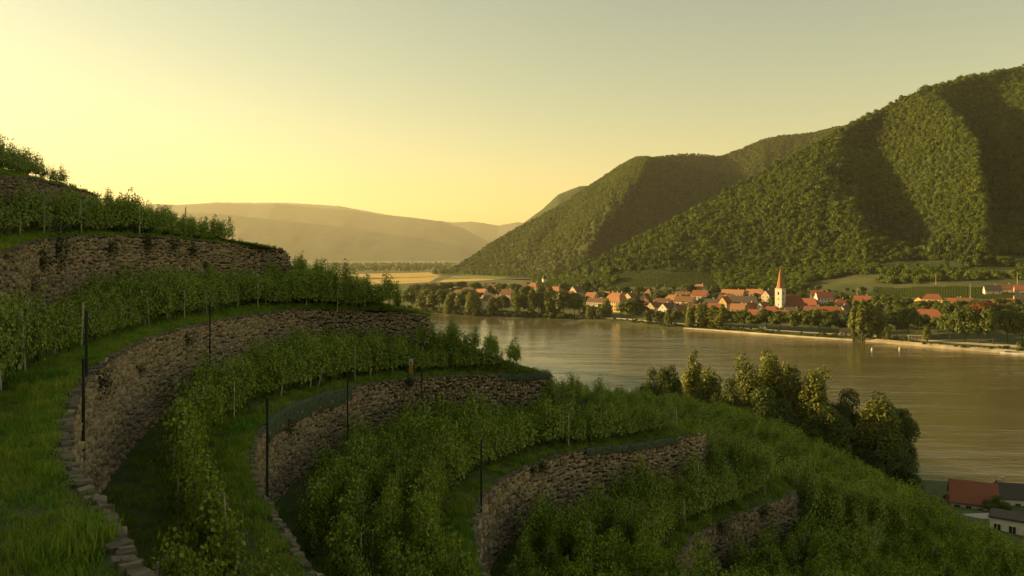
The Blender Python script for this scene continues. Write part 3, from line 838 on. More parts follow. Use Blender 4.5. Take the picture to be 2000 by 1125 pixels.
# ------------------------------------------------------------------ grapevines
def vine_meshes(i):
    rng = np.random.default_rng(500 + i)
    mb = MB()
    x = rng.normal() * .05
    pts = [(0, 0, -.15), (x, rng.normal() * .04, .25), (x + rng.normal() * .06, rng.normal() * .05, .55), (rng.normal() * .08, 0, .85)]
    mb.tube(pts, [.035, .03, .028, .02], 6)
    ends = []
    C, Nn, S = [], [], []
    nsh = 13
    for s_ in range(nsh):
        bx = rng.uniform(-.48, .48); by = rng.normal() * .07
        hh = rng.uniform(1.2, 1.95) if s_ < 8 else rng.uniform(1.75, 2.6)
        lean = rng.normal(size=2) * np.array([.16, .16])
        a = np.array([bx, by, .62]); e = np.array([bx + lean[0], by + lean[1], hh])
        mid = (a + e) / 2 + rng.normal(size=3) * .05
        mb.tube([a, mid, e], [.008, .007, .003], 4, cap=False)
        nl = int(54 * (hh - .5))
        q = np.sort(rng.uniform(0, 1.0, nl))[:, None]
        p = a * (1 - q) ** 2 + 2 * mid * q * (1 - q) + e * q ** 2
        side = rng.normal(size=(nl, 3)) * np.array([.19, .30, .09]); taper = (1 - .45 * q)
        C.append(p + side * taper); Nn.append(side * np.array([.6, 1.6, .3]) + rng.normal(size=(nl, 3)) * .12 + np.array([0, 0, .14])); S.append(rng.uniform(.09, .175, nl) * (1 - .35 * q[:, 0]))
    v, f = leaf_mesh(np.vstack(C), np.vstack(Nn), np.concatenate(S), aspect=.95, rng=rng, droop=.8)
    fol = new_mesh("vine_foliage", v, f, (M['leaf_vine'],))
    wood = mb.mesh("vine_trunk", M['vinewood'])
    st = MB(); st.tube([(.12, -.42, -.2), (.12 + rng.normal() * .06, -.40 + rng.normal() * .06, rng.uniform(1.5, 2.0))], [.026, .024], 6)
    return wood, fol, st.mesh("vine_stake", M['stake'])
VINES = [vine_meshes(i) for i in range(8)]
VINE_MERGED = [merge("vine_merged", list(v) if i % 3 == 1 else list(v)[:2]) for i, v in enumerate(VINES)]

def strip_width(a, b): return np.linalg.norm((b - a)[:, :2], axis=1)
TERR = [  # outer edge, inner edge, first row, last gap, row step, plant step, scale, name
 (S2, S1, .6, .3, 1.9, 1.15, 1.0, "slope"), (S1, B[0], .8, 1.0, 1.9, 1.15, 1.0, "slope"),
 (R[0], BW[1], 2.0, 1.2, 1.75, .98, 1.04, "T0"), (R[1], BW[2], 1.9, 1.7, 1.6, .98, .95, "T1"), (R[2], BW[3], 2.3, 1.7, 1.6, .98, .95, "T2"),
 (R[3], BW[4], 2.5, 1.7, 1.5, .98, 1.02, "T3"), (R[4], BW[5], 3.1, 1.3, 1.75, .98, 1.04, "T4"), (R[5], BW[6], 2.4, 1.0, 1.75, .98, 1.04, "T5"), (R[6], H1, 1.2, .5, 2.6, 1.0, .95, "T6")]
VGRP = {'slope': 'vines of the open lower slope', 'T0': 'vines above the lowest wall stub', 'T1': 'vines below the middle wall', 'T2': 'vines below the netted wall', 'T3': 'vines below the long curved wall', 'T4': 'vines above the long curved wall', 'T5': 'vines above the tufted upper wall', 'T6': 'vines against the sky'}
VLAB = {
 "slope": "small leafy grapevine on the open slope below the last wall",
 "T0": "leafy grapevine on the grassy shelf above the lowest wall stub",
 "T1": "leafy grapevine between the middle wall and the ragged lower wall",
 "T2": "leafy grapevine on the terrace below the netted wall",
 "T3": "leafy grapevine between the longest curved wall and the netted wall",
 "T4": "leafy grapevine on the terrace above the longest curved wall",
 "T5": "leafy grapevine above the plant-tufted upper wall",
 "T6": "dark leafy grapevine against the sky at the upper left"}
rv = np.random.default_rng(77)
plants = []
for (a, b, d0, gap, rs, ps, scv, nm) in TERR:
    w = strip_width(a, b)
    dmax = np.percentile(w[:NS - 13], 96)
    d = d0; row = 0
    while d < dmax - gap * .5:
        if nm == "T6" and row > 2: break
        q = np.clip(d / np.maximum(w, .1), 0, 1)
        line = a + (b - a) * q[:, None]
        kn = int(nm[1]) if nm[0] == 'T' else 0
        ok = (d < w - np.where(np.arange(NS) < NOSE[kn] - 4, gap, .35))
        u = np.r_[0, np.cumsum(np.linalg.norm(np.diff(line, axis=0), axis=1))]
        uu = rv.uniform(0, ps)
        while uu < u[NS - 14]:
            i = int(np.searchsorted(u, uu) - 1); i = max(0, min(i, NS - 15)); t = (uu - u[i]) / (u[i + 1] - u[i] + 1e-9)
            kk = int(nm[1]) if nm[0] == 'T' else None
            tp = 1.0
            if kk in (2, 3, 4, 5, 6):
                if i > NOSE[kk] + (-4 if kk > 4 else 2) and d < 6: uu += ps; continue
                tp = 1 - (.42 if kk > 4 else .28) * max(0, min(1, (i - NOSE[kk] + 22) / 22))
            if ok[i] and rv.random() > .075:
                p = line[i] * (1 - t) + line[i + 1] * t
                tg = line[i + 1] - line[i]
                if p[1] > 5 and in_frame(p + np.array([0, 0, 1.2]), 120):
                    zz = .16 * fbm(p, .22, 3) * min(1, 1.2 * min(q[i], 1 - q[i]) * 2)
                    hs = tp * rv.uniform(.84, 1.34) * scv * (0.95 + .30 * mnoise.noise(Vector((p[0] * .3, p[1] * .3, 1))))
                    plants.append((p + np.array([rv.normal() * .06, rv.normal() * .06, zz - .05]), math.atan2(tg[1], tg[0]) + (pi if rv.random() < .5 else 0) + rv.normal() * .12, hs, nm, row))
            uu += ps * rv.uniform(.86, 1.14)
        d += rs; row += 1
# plants whose tops peep out behind the crest of the spur would break its outline: shrink those at the very end
dist = np.array([np.linalg.norm(p[0] - np.array([0, 0, CAMZ])) if in_frame(p[0] + np.array([0, 0, 1.2]), -5) else 1e5 for p in plants])
near = set(np.argsort(dist)[:300].tolist())
rest = []
ROWW = ['front row at the grassy edge', 'second row from the edge', 'third row from the edge', 'fourth row from the edge', 'fifth row from the edge', 'row near the wall foot']
for i, (p, rz, s_, nm, row) in enumerate(plants):
    if i in near:
        wood, fol, st = VINES[i % 8]
        e = empty("grapevine", p, rz); e.scale = (s_, s_, s_)
        tag(e, VLAB[nm].replace("leafy grapevine", "grapevine, " + ROWW[min(row, 5)] + ",").replace("on the terrace ", ""), "grapevine", VGRP[nm])
        link("trunk", wood, e); link("foliage", fol, e)
        if i % 4 == 0: link("stake", st, e)
    else: rest.append(i)
pp = np.array([plants[i][0] for i in rest])
instancer("vineyard_rows", VINE_MERGED, pp, np.array([plants[i][1] for i in rest]), np.array([plants[i][2] for i in rest]), np.arange(len(rest)) % 8,
          "rows of leafy green vines farther along the terraces", "vineyard")
print("VINES", len(plants))

# ------------------------------------------------------------------ grass
def tuft(i, h, spread, n):
    rng = np.random.default_rng(900 + i)
    V, Fc = [], []
    for j in range(n):
        a = rng.uniform(0, 2 * pi); q = spread * math.sqrt(rng.random()); b = np.array([cos(a) * q, sin(a) * q, -.02])
        hh = h * rng.uniform(.55, 1.2); ln = rng.normal(size=2) * .38 * hh; w = rng.uniform(.006, .012); th = rng.uniform(0, pi)
        s = np.array([cos(th), sin(th), 0]) * w
        m_ = b + np.array([ln[0] * .35, ln[1] * .35, hh * .6]); t = b + np.array([ln[0], ln[1], hh * rng.uniform(.75, 1)])
        k = len(V)
        V += [b - s, b + s, m_ + s * .8, m_ - s * .8, t]
        Fc += [(k, k + 1, k + 2, k + 3), (k + 3, k + 2, k + 4)]
    return new_mesh("grass_tuft", V, Fc, (M['grass'],))
TUFTS = [tuft(i, .20, .22, 34) for i in range(4)] + [tuft(9, .34, .18, 30), tuft(10, .12, .26, 40)]
rg = np.random.default_rng(31)
gp, gs, gk = [], [], []
for (a, b, d0, gap, rs, ps, scv, nm) in TERR[1:]:
    w = strip_width(a, b)
    for i in range(NS - 16):
        m_ = a[i]
        if m_[1] < 3 or not (in_frame(m_, 300) or in_frame(b[i], 300)): continue
        seg = np.linalg.norm((a[i + 1] - a[i])[:2]); D = m_[1]
        den = 26 if D < 22 else (15 if D < 40 else 8)
        if nm == "slope": den = 2
        n = rg.poisson(seg * w[i] * den)
        t = rg.random(n); q = rg.random(n)
        pa_, pb_ = a[i] + (a[i + 1] - a[i]) * t[:, None], b[i] + (b[i + 1] - b[i]) * t[:, None]
        pts = pa_ + (pb_ - pa_) * q[:, None]
        dd = q * w[i]
        keep = (dd > .2) & ((dd < d0 + .8) | (rg.random(n) < .45)) & (dd < w[i] - .3)
        for p, e in zip(pts[keep], dd[keep]):
            if not in_frame(p, 40): continue
            nn = mnoise.noise(Vector((p[0] * .55, p[1] * .55, 0)))
            gp.append(p + np.array([0, 0, .1 * fbm(p, .22, 3) * min(1, e * .3)])); gs.append((.55 + .35 * nn + rg.uniform(0, .35)) * (1.0 if D < 25 else 1.35) * (1.25 if e < 1.2 else 1))
            gk.append(4 if rg.random() < .10 + .2 * max(0, nn) else (5 if rg.random() < .2 else rg.integers(0, 4)))
gp = np.array(gp)
instancer("grass", TUFTS, gp, rg.uniform(0, 6.28, len(gp)), np.array(gs), np.array(gk), "shaggy green grass on the terrace shelves", "grass")
print("GRASS", len(gp))

# ------------------------------------------------------------------ far bank: path, quay, fields
def at_row(px, py):
    """far-bank ground point seen at an image position"""
    lo, hi = bank_row(px, 0), bank_row(px, 6)
    for _ in range(30):
        m_ = (lo + hi) / 2
        if pixel(bank_point(px, m_))[1] > py: lo = m_
        else: hi = m_
    return bank_point(px, lo)
def ribbon(name, pxs, o1, o2, dz, m_, rows=3, mesh_only=False):
    V = []
    for q in np.linspace(0, 1, rows):
        for px in pxs:
            D = bank_row(px, 0) + (o1(px) if callable(o1) else o1) * (1 - q) + (o2(px) if callable(o2) else o2) * q
            p = bank_point(px, D); p[2] += dz; V.append(p)
    return tag(obj(name, V, grid_faces(rows, len(pxs)), m_, smooth=True), kind="structure")
px1 = np.linspace(1100, 2060, 160)
ribbon("riverside_path", px1, lambda x: 12.5 + 3 * max(0, (x - 1700) / 300), lambda x: 17 + 6 * max(0, (x - 1700) / 300), .22, M['path'])
M['quay'] = mat("quay_stone", (0.34, 0.28, 0.19), 0.9, (0.50, 0.43, 0.31), .12)
qv = []
pxq = np.linspace(1335, 1665, 80)
for (o, z) in ((0.5, -1.0), (.6, 1.15), (2.2, 1.2), (2.6, .2)):
    for px in pxq:
        p = bank_point(px, bank_row(px, 0) + o); qv.append((p[0], p[1], z if z < .5 and o < 1 else p[2] * 0 + z))
tag(obj("stone_quay", qv, grid_faces(4, len(pxq)), M['quay'], smooth=False), "pale low stone quay edge along the far river bank", "quay")
ev = []
pxe = np.linspace(1690, 2060, 90)
for (o, z) in ((-.5, -1.0), (1.0, .9), (4.0, 2.2)):
    for px in pxe:
        p = bank_point(px, bank_row(px, 0) + o); ev.append((p[0], p[1], z + .3 * mnoise.noise(Vector((px * .3, o, 0)))))
tag(obj("stone_embankment", ev, grid_faces(3, len(pxe)), M['stonebank']), "rough stone embankment below the path at the right", "embankment")

def field(name, pts, m_, label, n=14):
    """a crop parcel given by its four image corners (column, row) on the flat valley floor"""
    V = []
    def g(px, py):
        D = 53.5 * F / (py - HOR); p = np.array([(px - 1000) / F * D, D, 0.0])
        p[2] = (bank_point(px, D)[2] if D < bank_row(px, 6) else 5.5) + .2; return p
    c = [np.array(q, float) for q in pts]
    for a in np.linspace(0, 1, n):
        for b in np.linspace(0, 1, n):
            q = (c[0] * (1 - b) + c[1] * b) * (1 - a) + (c[3] * (1 - b) + c[2] * b) * a
            V.append(g(*q))
    tag(obj(name, V, grid_faces(n, n), m_, smooth=True), label, "field")
field("wheat_field", [(640, 536), (838, 531.5), (862, 539), (640, 545)], M['wheat'], "broad golden wheat field at the far side of the valley floor")
field("wheat_field", [(640, 546), (858, 540), (838, 551), (700, 557)], M['wheat'], "golden wheat strip nearer the village trees")
field("green_field", [(905, 531), (1018, 527.5), (1012, 534), (900, 537)], M['green_crop'], "bright green crop field below the second wooded hill")
field("green_field", [(886, 538.5), (1008, 535), (985, 543), (872, 545)], M['green_crop'], "green strip field beside the wheat")
field("wheat_field", [(868, 546), (978, 544), (965, 549), (852, 552)], M['wheat'], "narrow golden strip between green fields and village gardens")

# ------------------------------------------------------------------ houses
def wallmat(n, c): return mat("wall_" + n, c, .9, tuple(min(1, q * 1.12) for q in c), .6, rand=.2)
WM = {'white': wallmat('white', (.54, .49, .40)), 'cream': wallmat('cream', (.50, .40, .26)), 'yellow': wallmat('yellow', (.58, .41, .17)), 'pink': wallmat('pink', (.55, .38, .27)), 'grey': wallmat('grey', (.36, .33, .28))}
def roofmat(n, c, c2): return mat("roof_" + n, c, .85, c2, .8, .5, 6, rand=.35, ramp=(.2, .85))
RM = {'orange': roofmat('orange', (.28, .125, .06), (.39, .185, .09)), 'red': roofmat('red', (.20, .065, .032), (.28, .095, .048)), 'brown': roofmat('brown', (.12, .06, .035), (.19, .095, .05)), 'dark': roofmat('dark', (.05, .040, .034), (.09, .07, .055)), 'rusty': roofmat('rusty', (.19, .065, .036), (.26, .09, .05))}
M['pane'] = mat("window_glass", (.02, .022, .025), .15, spec=.6)
M['wframe'] = mat("window_frame", (.55, .52, .46), .7)
M['door'] = mat("timber_door", (.10, .055, .03), .7, (.16, .09, .05), 3)
M['chim'] = mat("chimney_render", (.42, .34, .26), .9, (.55, .46, .36), 2)
def window_mesh():
    mb = MB()
    for (x, z, w, h) in ((0, .5, 1.06, .07), (0, -.5, 1.16, .09), (-.5, 0, .07, 1.0), (.5, 0, .07, 1.0), (0, 0, .05, 1.0)): mb.box((x, -.04, z), (w, .09, h), m=0)
    mb.box((0, -.012, 0), (1.0, .03, 1.0), m=1)
    return mb.mesh("window_form", (M['wframe'], M['pane']))
WIN = window_mesh()
dm = MB(); dm.box((0, -.03, 0), (1, .08, 1)); DOOR = dm.mesh("door_form", M['door'])
CHB = MB(); CHB.box((0, 0, .5), (.7, .7, 1)); CHB.box((0, 0, 1.05), (.9, .9, .12)); CHIM = CHB.mesh("chimney_form", M['chim'])

def house(pos, yaw, L, W, H, RH, wall, roof, label, kind='gable', floors=2, cols=4, gcols=2, chim=1, name="house", over=.45, door=True, wins=True, cat="house", group=None):
    root = empty(name, pos, yaw); tag(root, label, cat, group)
    l, w = L / 2, W / 2
    mb = MB()
    base = -2.0
    if kind == 'gable':
        v = [(-l, -w, base), (l, -w, base), (l, w, base), (-l, w, base), (-l, -w, H), (l, -w, H), (l, w, H), (-l, w, H), (-l, 0, H + RH * .97), (l, 0, H + RH * .97)]
        mb.add(v, [(0, 1, 5, 4), (2, 3, 7, 6), (1, 2, 6, 9, 5), (3, 0, 4, 8, 7)])
    else:
        mb.add([(-l, -w, base), (l, -w, base), (l, w, base), (-l, w, base), (-l, -w, H), (l, -w, H), (l, w, H), (-l, w, H)], [(0, 1, 5, 4), (1, 2, 6, 5), (2, 3, 7, 6), (3, 0, 4, 7), (4, 5, 6, 7)])
    mb.build("wall", WM[wall], root)
    rb = MB(); o = over; sl = RH / w; ez = H - sl * o * .6
    lo, wo = l + o * .6, w + o
    if kind == 'gable':
        t = .22
        for s in (-1, 1):
            a = [(-lo, s * wo, ez), (lo, s * wo, ez), (lo, 0, H + RH), (-lo, 0, H + RH)]
            b = [(x, y, z + t) for x, y, z in a]
            f = [(0, 1, 2, 3), (7, 6, 5, 4), (0, 4, 5, 1), (1, 5, 6, 2), (3, 2, 6, 7), (0, 3, 7, 4)]
            rb.add(a + b, f)
    elif kind == 'hip':
        r = max(.3, l - w * .75)
        v = [(-lo, -wo, ez), (lo, -wo, ez), (lo, wo, ez), (-lo, wo, ez), (-r, 0, H + RH), (r, 0, H + RH)]
        v2 = [(x, y, z - .2) for x, y, z in v[:4]]
        rb.add(v + v2, [(0, 1, 5, 4), (1, 2, 5), (2, 3, 4, 5), (3, 0, 4), (0, 6, 7, 1), (1, 7, 8, 2), (2, 8, 9, 3), (3, 9, 6, 0), (6, 9, 8, 7)])
    elif kind == 'mansard':
        v = []
        for (a, b, z) in ((lo, wo, ez), (l * .80, w * .74, H + RH * .62), (l * .62, .25, H + RH)):
            v += [(-a, -b, z), (a, -b, z), (a, b, z), (-a, b, z)]
        v += [(-lo, -wo, ez - .25), (lo, -wo, ez - .25), (lo, wo, ez - .25), (-lo, wo, ez - .25)]
        f = []
        for k in (0, 4):
            for i in range(4): j = (i + 1) % 4; f.append((k + i, k + j, k + 4 + j, k + 4 + i))
        f.append((8, 9, 10, 11))
        for i in range(4): j = (i + 1) % 4; f.append((12 + i, 12 + j, j, i))
        f.append((15, 14, 13, 12)); rb.add(v, f)
    elif kind == 'pyramid':
        rb.add([(-lo, -wo, ez), (lo, -wo, ez), (lo, wo, ez), (-lo, wo, ez), (0, 0, H + RH)], [(0, 1, 4), (1, 2, 4), (2, 3, 4), (3, 0, 4), (3, 2, 1, 0)])
    else:
        rb.box((0, 0, H + .12), (L + .5, W + .5, .3))
    ro = rb.build("roof", RM[roof], root)
    for c in range(chim):
        x = (-.3 + .6 * c / max(1, chim - 1)) * L if chim > 1 else .22 * L
        link("chimney", CHIM, ro, (x, w * .22, H + RH * .72), None, (1, 1, RH * .28 + 1.1))
    if wins:
        fh = (H - .2) / floors
        for fl in range(floors):
            z = fh * fl + fh * .56; wh = min(1.5, fh * .5)
            for c in range(cols):
                x = -l + L * (c + .5) / cols
                if fl == 0 and door and c == cols // 2: link("door", DOOR, root, (x, -w - .01, 1.05), None, (1.1, 1, 2.1)); continue
                link("window", WIN, root, (x, -w - .01, z), None, (min(1.1, L / cols * .5), 1, wh))
            for c in range(gcols):
                y = -w + W * (c + .5) / gcols
                link("window", WIN, root, (-l - .01, y, z), (0, 0, -pi / 2), (min(1.0, W / gcols * .45), 1, wh))
                link("window", WIN, root, (l + .01, y, z), (0, 0, pi / 2), (min(1.0, W / gcols * .45), 1, wh))
        if kind == 'gable' and RH > 3:
            link("window", WIN, root, (-l - .01, 0, H + RH * .3), (0, 0, -pi / 2), (.9, 1, 1.0))
            link("window", WIN, root, (l + .01, 0, H + RH * .3), (0, 0, pi / 2), (.9, 1, 1.0))
    return root

Y0 = -0.72
# px, base row, turn from the river line, length, depth, wall height, roof height, wall, roof, kind, floors, columns, chimneys, label
HOUSES = [
 (1204, 608, 0, 17, 14, 10.5, 7.5, 'yellow', 'orange', 'mansard', 3, 7, 3, "grand yellow mansion with a tall bright orange mansard roof"),
 (1165, 605, .05, 18, 9, 7.8, 3.6, 'white', 'brown', 'gable', 2, 7, 1, "long white house with brown roof, left of the yellow mansion"),
 (1156, 588, .1, 12, 9, 6, 3.5, 'pink', 'orange', 'gable', 2, 4, 1, "pink-walled house with orange roof behind the long white house"),
 (1186, 581, .1, 12, 8, 4, 3, 'cream', 'orange', 'hip', 1, 4, 0, "low orange hipped roof uphill of the yellow mansion"),
 (1232, 591, 1.5, 13, 10, 6, 4.5, 'cream', 'brown', 'gable', 2, 3, 1, "brown-roofed house just right of and behind the yellow mansion"),
 (1267, 583, .2, 7, 7, 6.5, 5, 'pink', 'orange', 'pyramid', 2, 2, 0, "little turret-like house with pointed pink and orange roof"),
 (1256, 588, .1, 12, 7, 3, 1.6, 'grey', 'dark', 'gable', 1, 3, 0, "low grey shed left of the little turret house"),
 (1276, 614, 1.57, 12, 9.5, 6.5, 5, 'cream', 'brown', 'gable', 2, 3, 1, "cream gabled house with dark red roof above the riverside shrubs"),
 (1302, 617, 1.5, 13, 10, 6.5, 5, 'white', 'brown', 'gable', 2, 3, 1, "white gabled house beside the cream gabled one"),
 (1313, 597, .1, 15, 10, 6, 5, 'cream', 'orange', 'hip', 2, 4, 1, "house with bright orange hipped roof in the village front"),
 (1338, 602, 0, 20, 11, 6.5, 5, 'pink', 'brown', 'gable', 2, 5, 2, "wide brown-roofed house in the middle of the village"),
 (1334, 587, .1, 16, 8, 6.5, 3, 'white', 'brown', 'gable', 2, 5, 1, "narrow white house front with brown roof behind"),
 (1366, 574, .1, 15, 10, 7.5, 3.4, 'cream', 'orange', 'hip', 2, 4, 1, "cream house with orange hipped roof high at the back"),
 (1368, 591, .1, 16, 10, 7.5, 5, 'cream', 'red', 'gable', 2, 5, 1, "cream house with steep red roof below the hipped one"),
 (1384, 604, .05, 20, 11, 5, 5, 'grey', 'dark', 'gable', 1, 5, 1, "long low house with dark roof behind the bank trees"),
 (1432, 583, .12, 24, 10, 4.5, 5, 'white', 'orange', 'gable', 2, 7, 1, "left half of the long orange-roofed row at the back"),
 (1474, 583, .12, 24, 10, 5, 5, 'white', 'orange', 'hip', 2, 8, 1, "right half of the long orange-roofed row at the back"),
 (1416, 606, 1.6, 13, 9, 7, 6, 'yellow', 'red', 'gable', 2, 3, 1, "yellow gable end catching the sun, left of the dark hall"),
 (1452, 602, .05, 25, 12, 5.5, 6, 'cream', 'dark', 'gable', 1, 8, 1, "big hall with a long dark roof in the village centre"),
 (1442, 615, .2, 13, 9, 5, 5, 'pink', 'orange', 'gable', 2, 3, 1, "small orange-roofed house in front of the dark hall"),
 (1466, 614, 1.3, 12, 9, 5.5, 5, 'cream', 'red', 'gable', 2, 3, 1, "red-roofed house turned sideways in front of the dark hall"),
 (1489, 613, 1.57, 12, 8, 5.5, 5, 'white', 'brown', 'gable', 2, 2, 1, "little white gabled house left of the church"),
 (1506, 617, .1, 15, 10, 4, 4.5, 'cream', 'rusty', 'hip', 1, 4, 1, "rusty hipped roof right in front of the church tower"),
 (1500, 590, 1.5, 12, 9, 7, 5, 'cream', 'brown', 'gable', 2, 3, 1, "brown-roofed house behind and left of the church tower"),
 (1578, 606, .0, 22, 12, 5, 6, 'pink', 'rusty', 'hip', 1, 6, 1, "broad rusty-roofed barn between church and tall white house"),
 (1548, 618, .1, 14, 9, 3, 4, 'grey', 'dark', 'gable', 1, 4, 1, "grey house with dark roof under the church nave"),
 (1560, 611, .1, 14, 10, 4, 4.5, 'grey', 'red', 'gable', 1, 4, 1, "red roofed house with square chimney below the nave"),
 (1609, 601, -.75 + 1.35, 14, 11, 9.5, 5, 'white', 'red', 'gable', 3, 5, 1, "tall white three-storey house with red roof right of the church"),
 (1641, 605, .5, 11, 10, 6, 4, 'cream', 'red', 'hip', 2, 3, 1, "cream house with red hipped roof beside the tall white house"),
 (1625, 621, .2, 14, 9, 4.5, 5, 'cream', 'red', 'gable', 2, 3, 1, "red-roofed house half hidden by trees below the tall white house"),
 (1649, 619, 1.5, 12, 9, 5, 4.5, 'cream', 'brown', 'gable', 2, 3, 1, "brown-roofed gabled house next to the tall poplars"),
 (1685, 598, .1, 15, 10, 5.5, 4, 'pink', 'red', 'gable', 2, 4, 1, "red-roofed house behind the tall poplars"),
 (1595, 585, .3, 12, 8, 5, 4, 'white', 'red', 'gable', 2, 3, 0, "white house behind the rusty barn"),
 (1652, 655, .3, 8, 5, 2.6, 1.8, 'white', 'dark', 'gable', 1, 3, 0, "small white hut beside the river path left of the poplars"),
 (1822, 592, .1, 16, 9, 4, 4, 'yellow', 'rusty', 'hip', 1, 4, 0, "low rusty-roofed house under the sunny vineyard at the right"),
 (1796, 594, 1.5, 8, 6, 4, 2.4, 'yellow', 'red', 'gable', 1, 2, 0, "small yellow gable left of the rusty-roofed house"),
 (1776, 598, .4, 7, 5, 3, 1.5, 'grey', 'dark', 'gable', 1, 2, 0, "tiny grey shed at the edge of the vineyard"),
 (1864, 597, .1, 10, 7, 3.5, 2.8, 'white', 'red', 'gable', 1, 3, 1, "small white house with red roof among the garden trees"),
 (1885, 597, .1, 12, 8, 3.5, 3, 'cream', 'brown', 'gable', 1, 3, 2, "brown-roofed cottage with two chimneys among the trees"),
 (1945, 599, .05, 12, 9, 3.5, 3, 'cream', 'brown', 'hip', 1, 4, 0, "brown hipped roof in front of the hillside houses"),
 (1968, 599, .05, 15, 8, 3.5, 3, 'cream', 'rusty', 'gable', 1, 4, 0, "long rusty roof at the right above the rust-coloured tree"),
 (1938, 577, .4, 13, 9, 4.5, 4.5, 'white', 'dark', 'gable', 2, 3, 1, "white gabled house with dark roof up on the vineyard slope"),
 (1965, 573, .3, 11, 8, 4, 4, 'cream', 'brown', 'gable', 1, 3, 1, "brown-roofed house right of the white gabled hillside house"),
 (1996, 575, .3, 12, 9, 4, 4, 'cream', 'red', 'gable', 1, 3, 1, "red-brown house cut by the right edge of the picture, upper"),
 (1996, 598, .3, 11, 9, 5.5, 4, 'yellow', 'dark', 'gable', 2, 3, 1, "yellow house with dark roof at the right picture edge"),
 (1812, 628, .15, 22, 12, 4.5, 5, 'pink', 'red', 'hip', 1, 5, 0, "broad red roof rising between the big riverside trees"),
 (1868, 622, .1, 12, 9, 4, 4, 'pink', 'red', 'gable', 1, 3, 0, "faded red roof hidden behind the dense trees at the right"),
 (1042, 571, .15, 15, 12, 7, 6, 'white', 'orange', 'hip', 2, 4, 1, "white house with glowing orange roof at the left of the village"),
 (1085, 577, .1, 17, 11, 6, 5, 'cream', 'orange', 'hip', 2, 4, 1, "cream house with orange roof behind the tall bank trees"),
 (1126, 580, 1.5, 14, 12, 6, 7, 'cream', 'brown', 'gable', 2, 3, 1, "brown gabled house with pale verge left of the long white house"),
 (1112, 583, .2, 11, 8, 4.5, 4, 'pink', 'red', 'gable', 1, 3, 0, "red roof peeping between the left village trees"),
 (941, 582, .1, 13, 10, 6, 5, 'white', 'orange', 'gable', 2, 3, 1, "small far house with vivid orange roof at the left"),
 (962, 597, .05, 22, 12, 5, 6, 'grey', 'brown', 'gable', 1, 5, 1, "long brown barn roof behind the left bank trees"),
 (991, 584, .2, 14, 11, 6, 5.5, 'pink', 'brown', 'gable', 2, 3, 1, "brown-roofed house beside the long barn"),
 (900, 580, .1, 15, 9, 5, 4, 'cream', 'brown', 'gable', 2, 3, 1, "leftmost brown house among the hazy bank trees"),
 (915, 573, .3, 12, 9, 4, 4, 'white', 'brown', 'gable', 1, 3, 0, "pale house behind the leftmost brown house"),
 (1022, 566, .2, 9, 7, 5, 4, 'white', 'brown', 'gable', 2, 2, 0, "tiny white house left of the glowing orange roof"),
 (886, 566, .2, 12, 9, 5, 4, 'white', 'brown', 'gable', 1, 3, 0, "pale far house at the edge of the wheat"),
 (962, 567, .2, 14, 9, 5, 4, 'white', 'brown', 'gable', 1, 3, 0, "low far house behind the vivid orange roof"),
 (1398, 613, .1, 14, 9, 5, 4.5, 'cream', 'red', 'gable', 2, 3, 1, "red-roofed house above the right willow"),
 (1360, 613, .1, 15, 9, 4.5, 4.5, 'pink', 'brown', 'gable', 1, 4, 1, "brown roof just above the middle willow"),
 (1326, 617, 1.4, 12, 9, 5, 4.5, 'cream', 'red', 'gable', 2, 3, 1, "cream gable with red roof above the left willow"),
 (1254, 603, .1, 13, 9, 5, 4.5, 'white', 'red', 'gable', 2, 3, 1, "red-roofed house right of the huge round tree"),
 (1526, 624, .2, 13, 8, 4, 4, 'cream', 'red', 'gable', 1, 3, 1, "low red roof at the foot of the church tower"),
 (1590, 618, .1, 16, 9, 4, 4.5, 'cream', 'brown', 'gable', 1, 4, 1, "brown roof in front of the rusty barn"),
 (1478, 623, .1, 14, 8, 4, 4, 'cream', 'rusty', 'gable', 1, 4, 1, "rusty low roof left of the rusty hipped one"),
 (1420, 595, .1, 16, 9, 6, 4, 'cream', 'brown', 'gable', 2, 5, 1, "brown-roofed house between the orange row and the dark hall"),
 (1294, 603, .1, 15, 9, 5.5, 4.5, 'pink', 'brown', 'gable', 2, 4, 1, "brown-roofed house between the two gabled houses' ridges"),
]
for (px, py, tr, L, W, H, RH, wl, rf, kd, fl, co, ch, lab) in HOUSES:
    p = at_row(px, py)
    s = max(1, p[1] / 900)
    house(p, Y0 + tr, L * s, W * s, H, RH, wl, rf, lab, kd, fl, co, 2, ch, group="village houses")

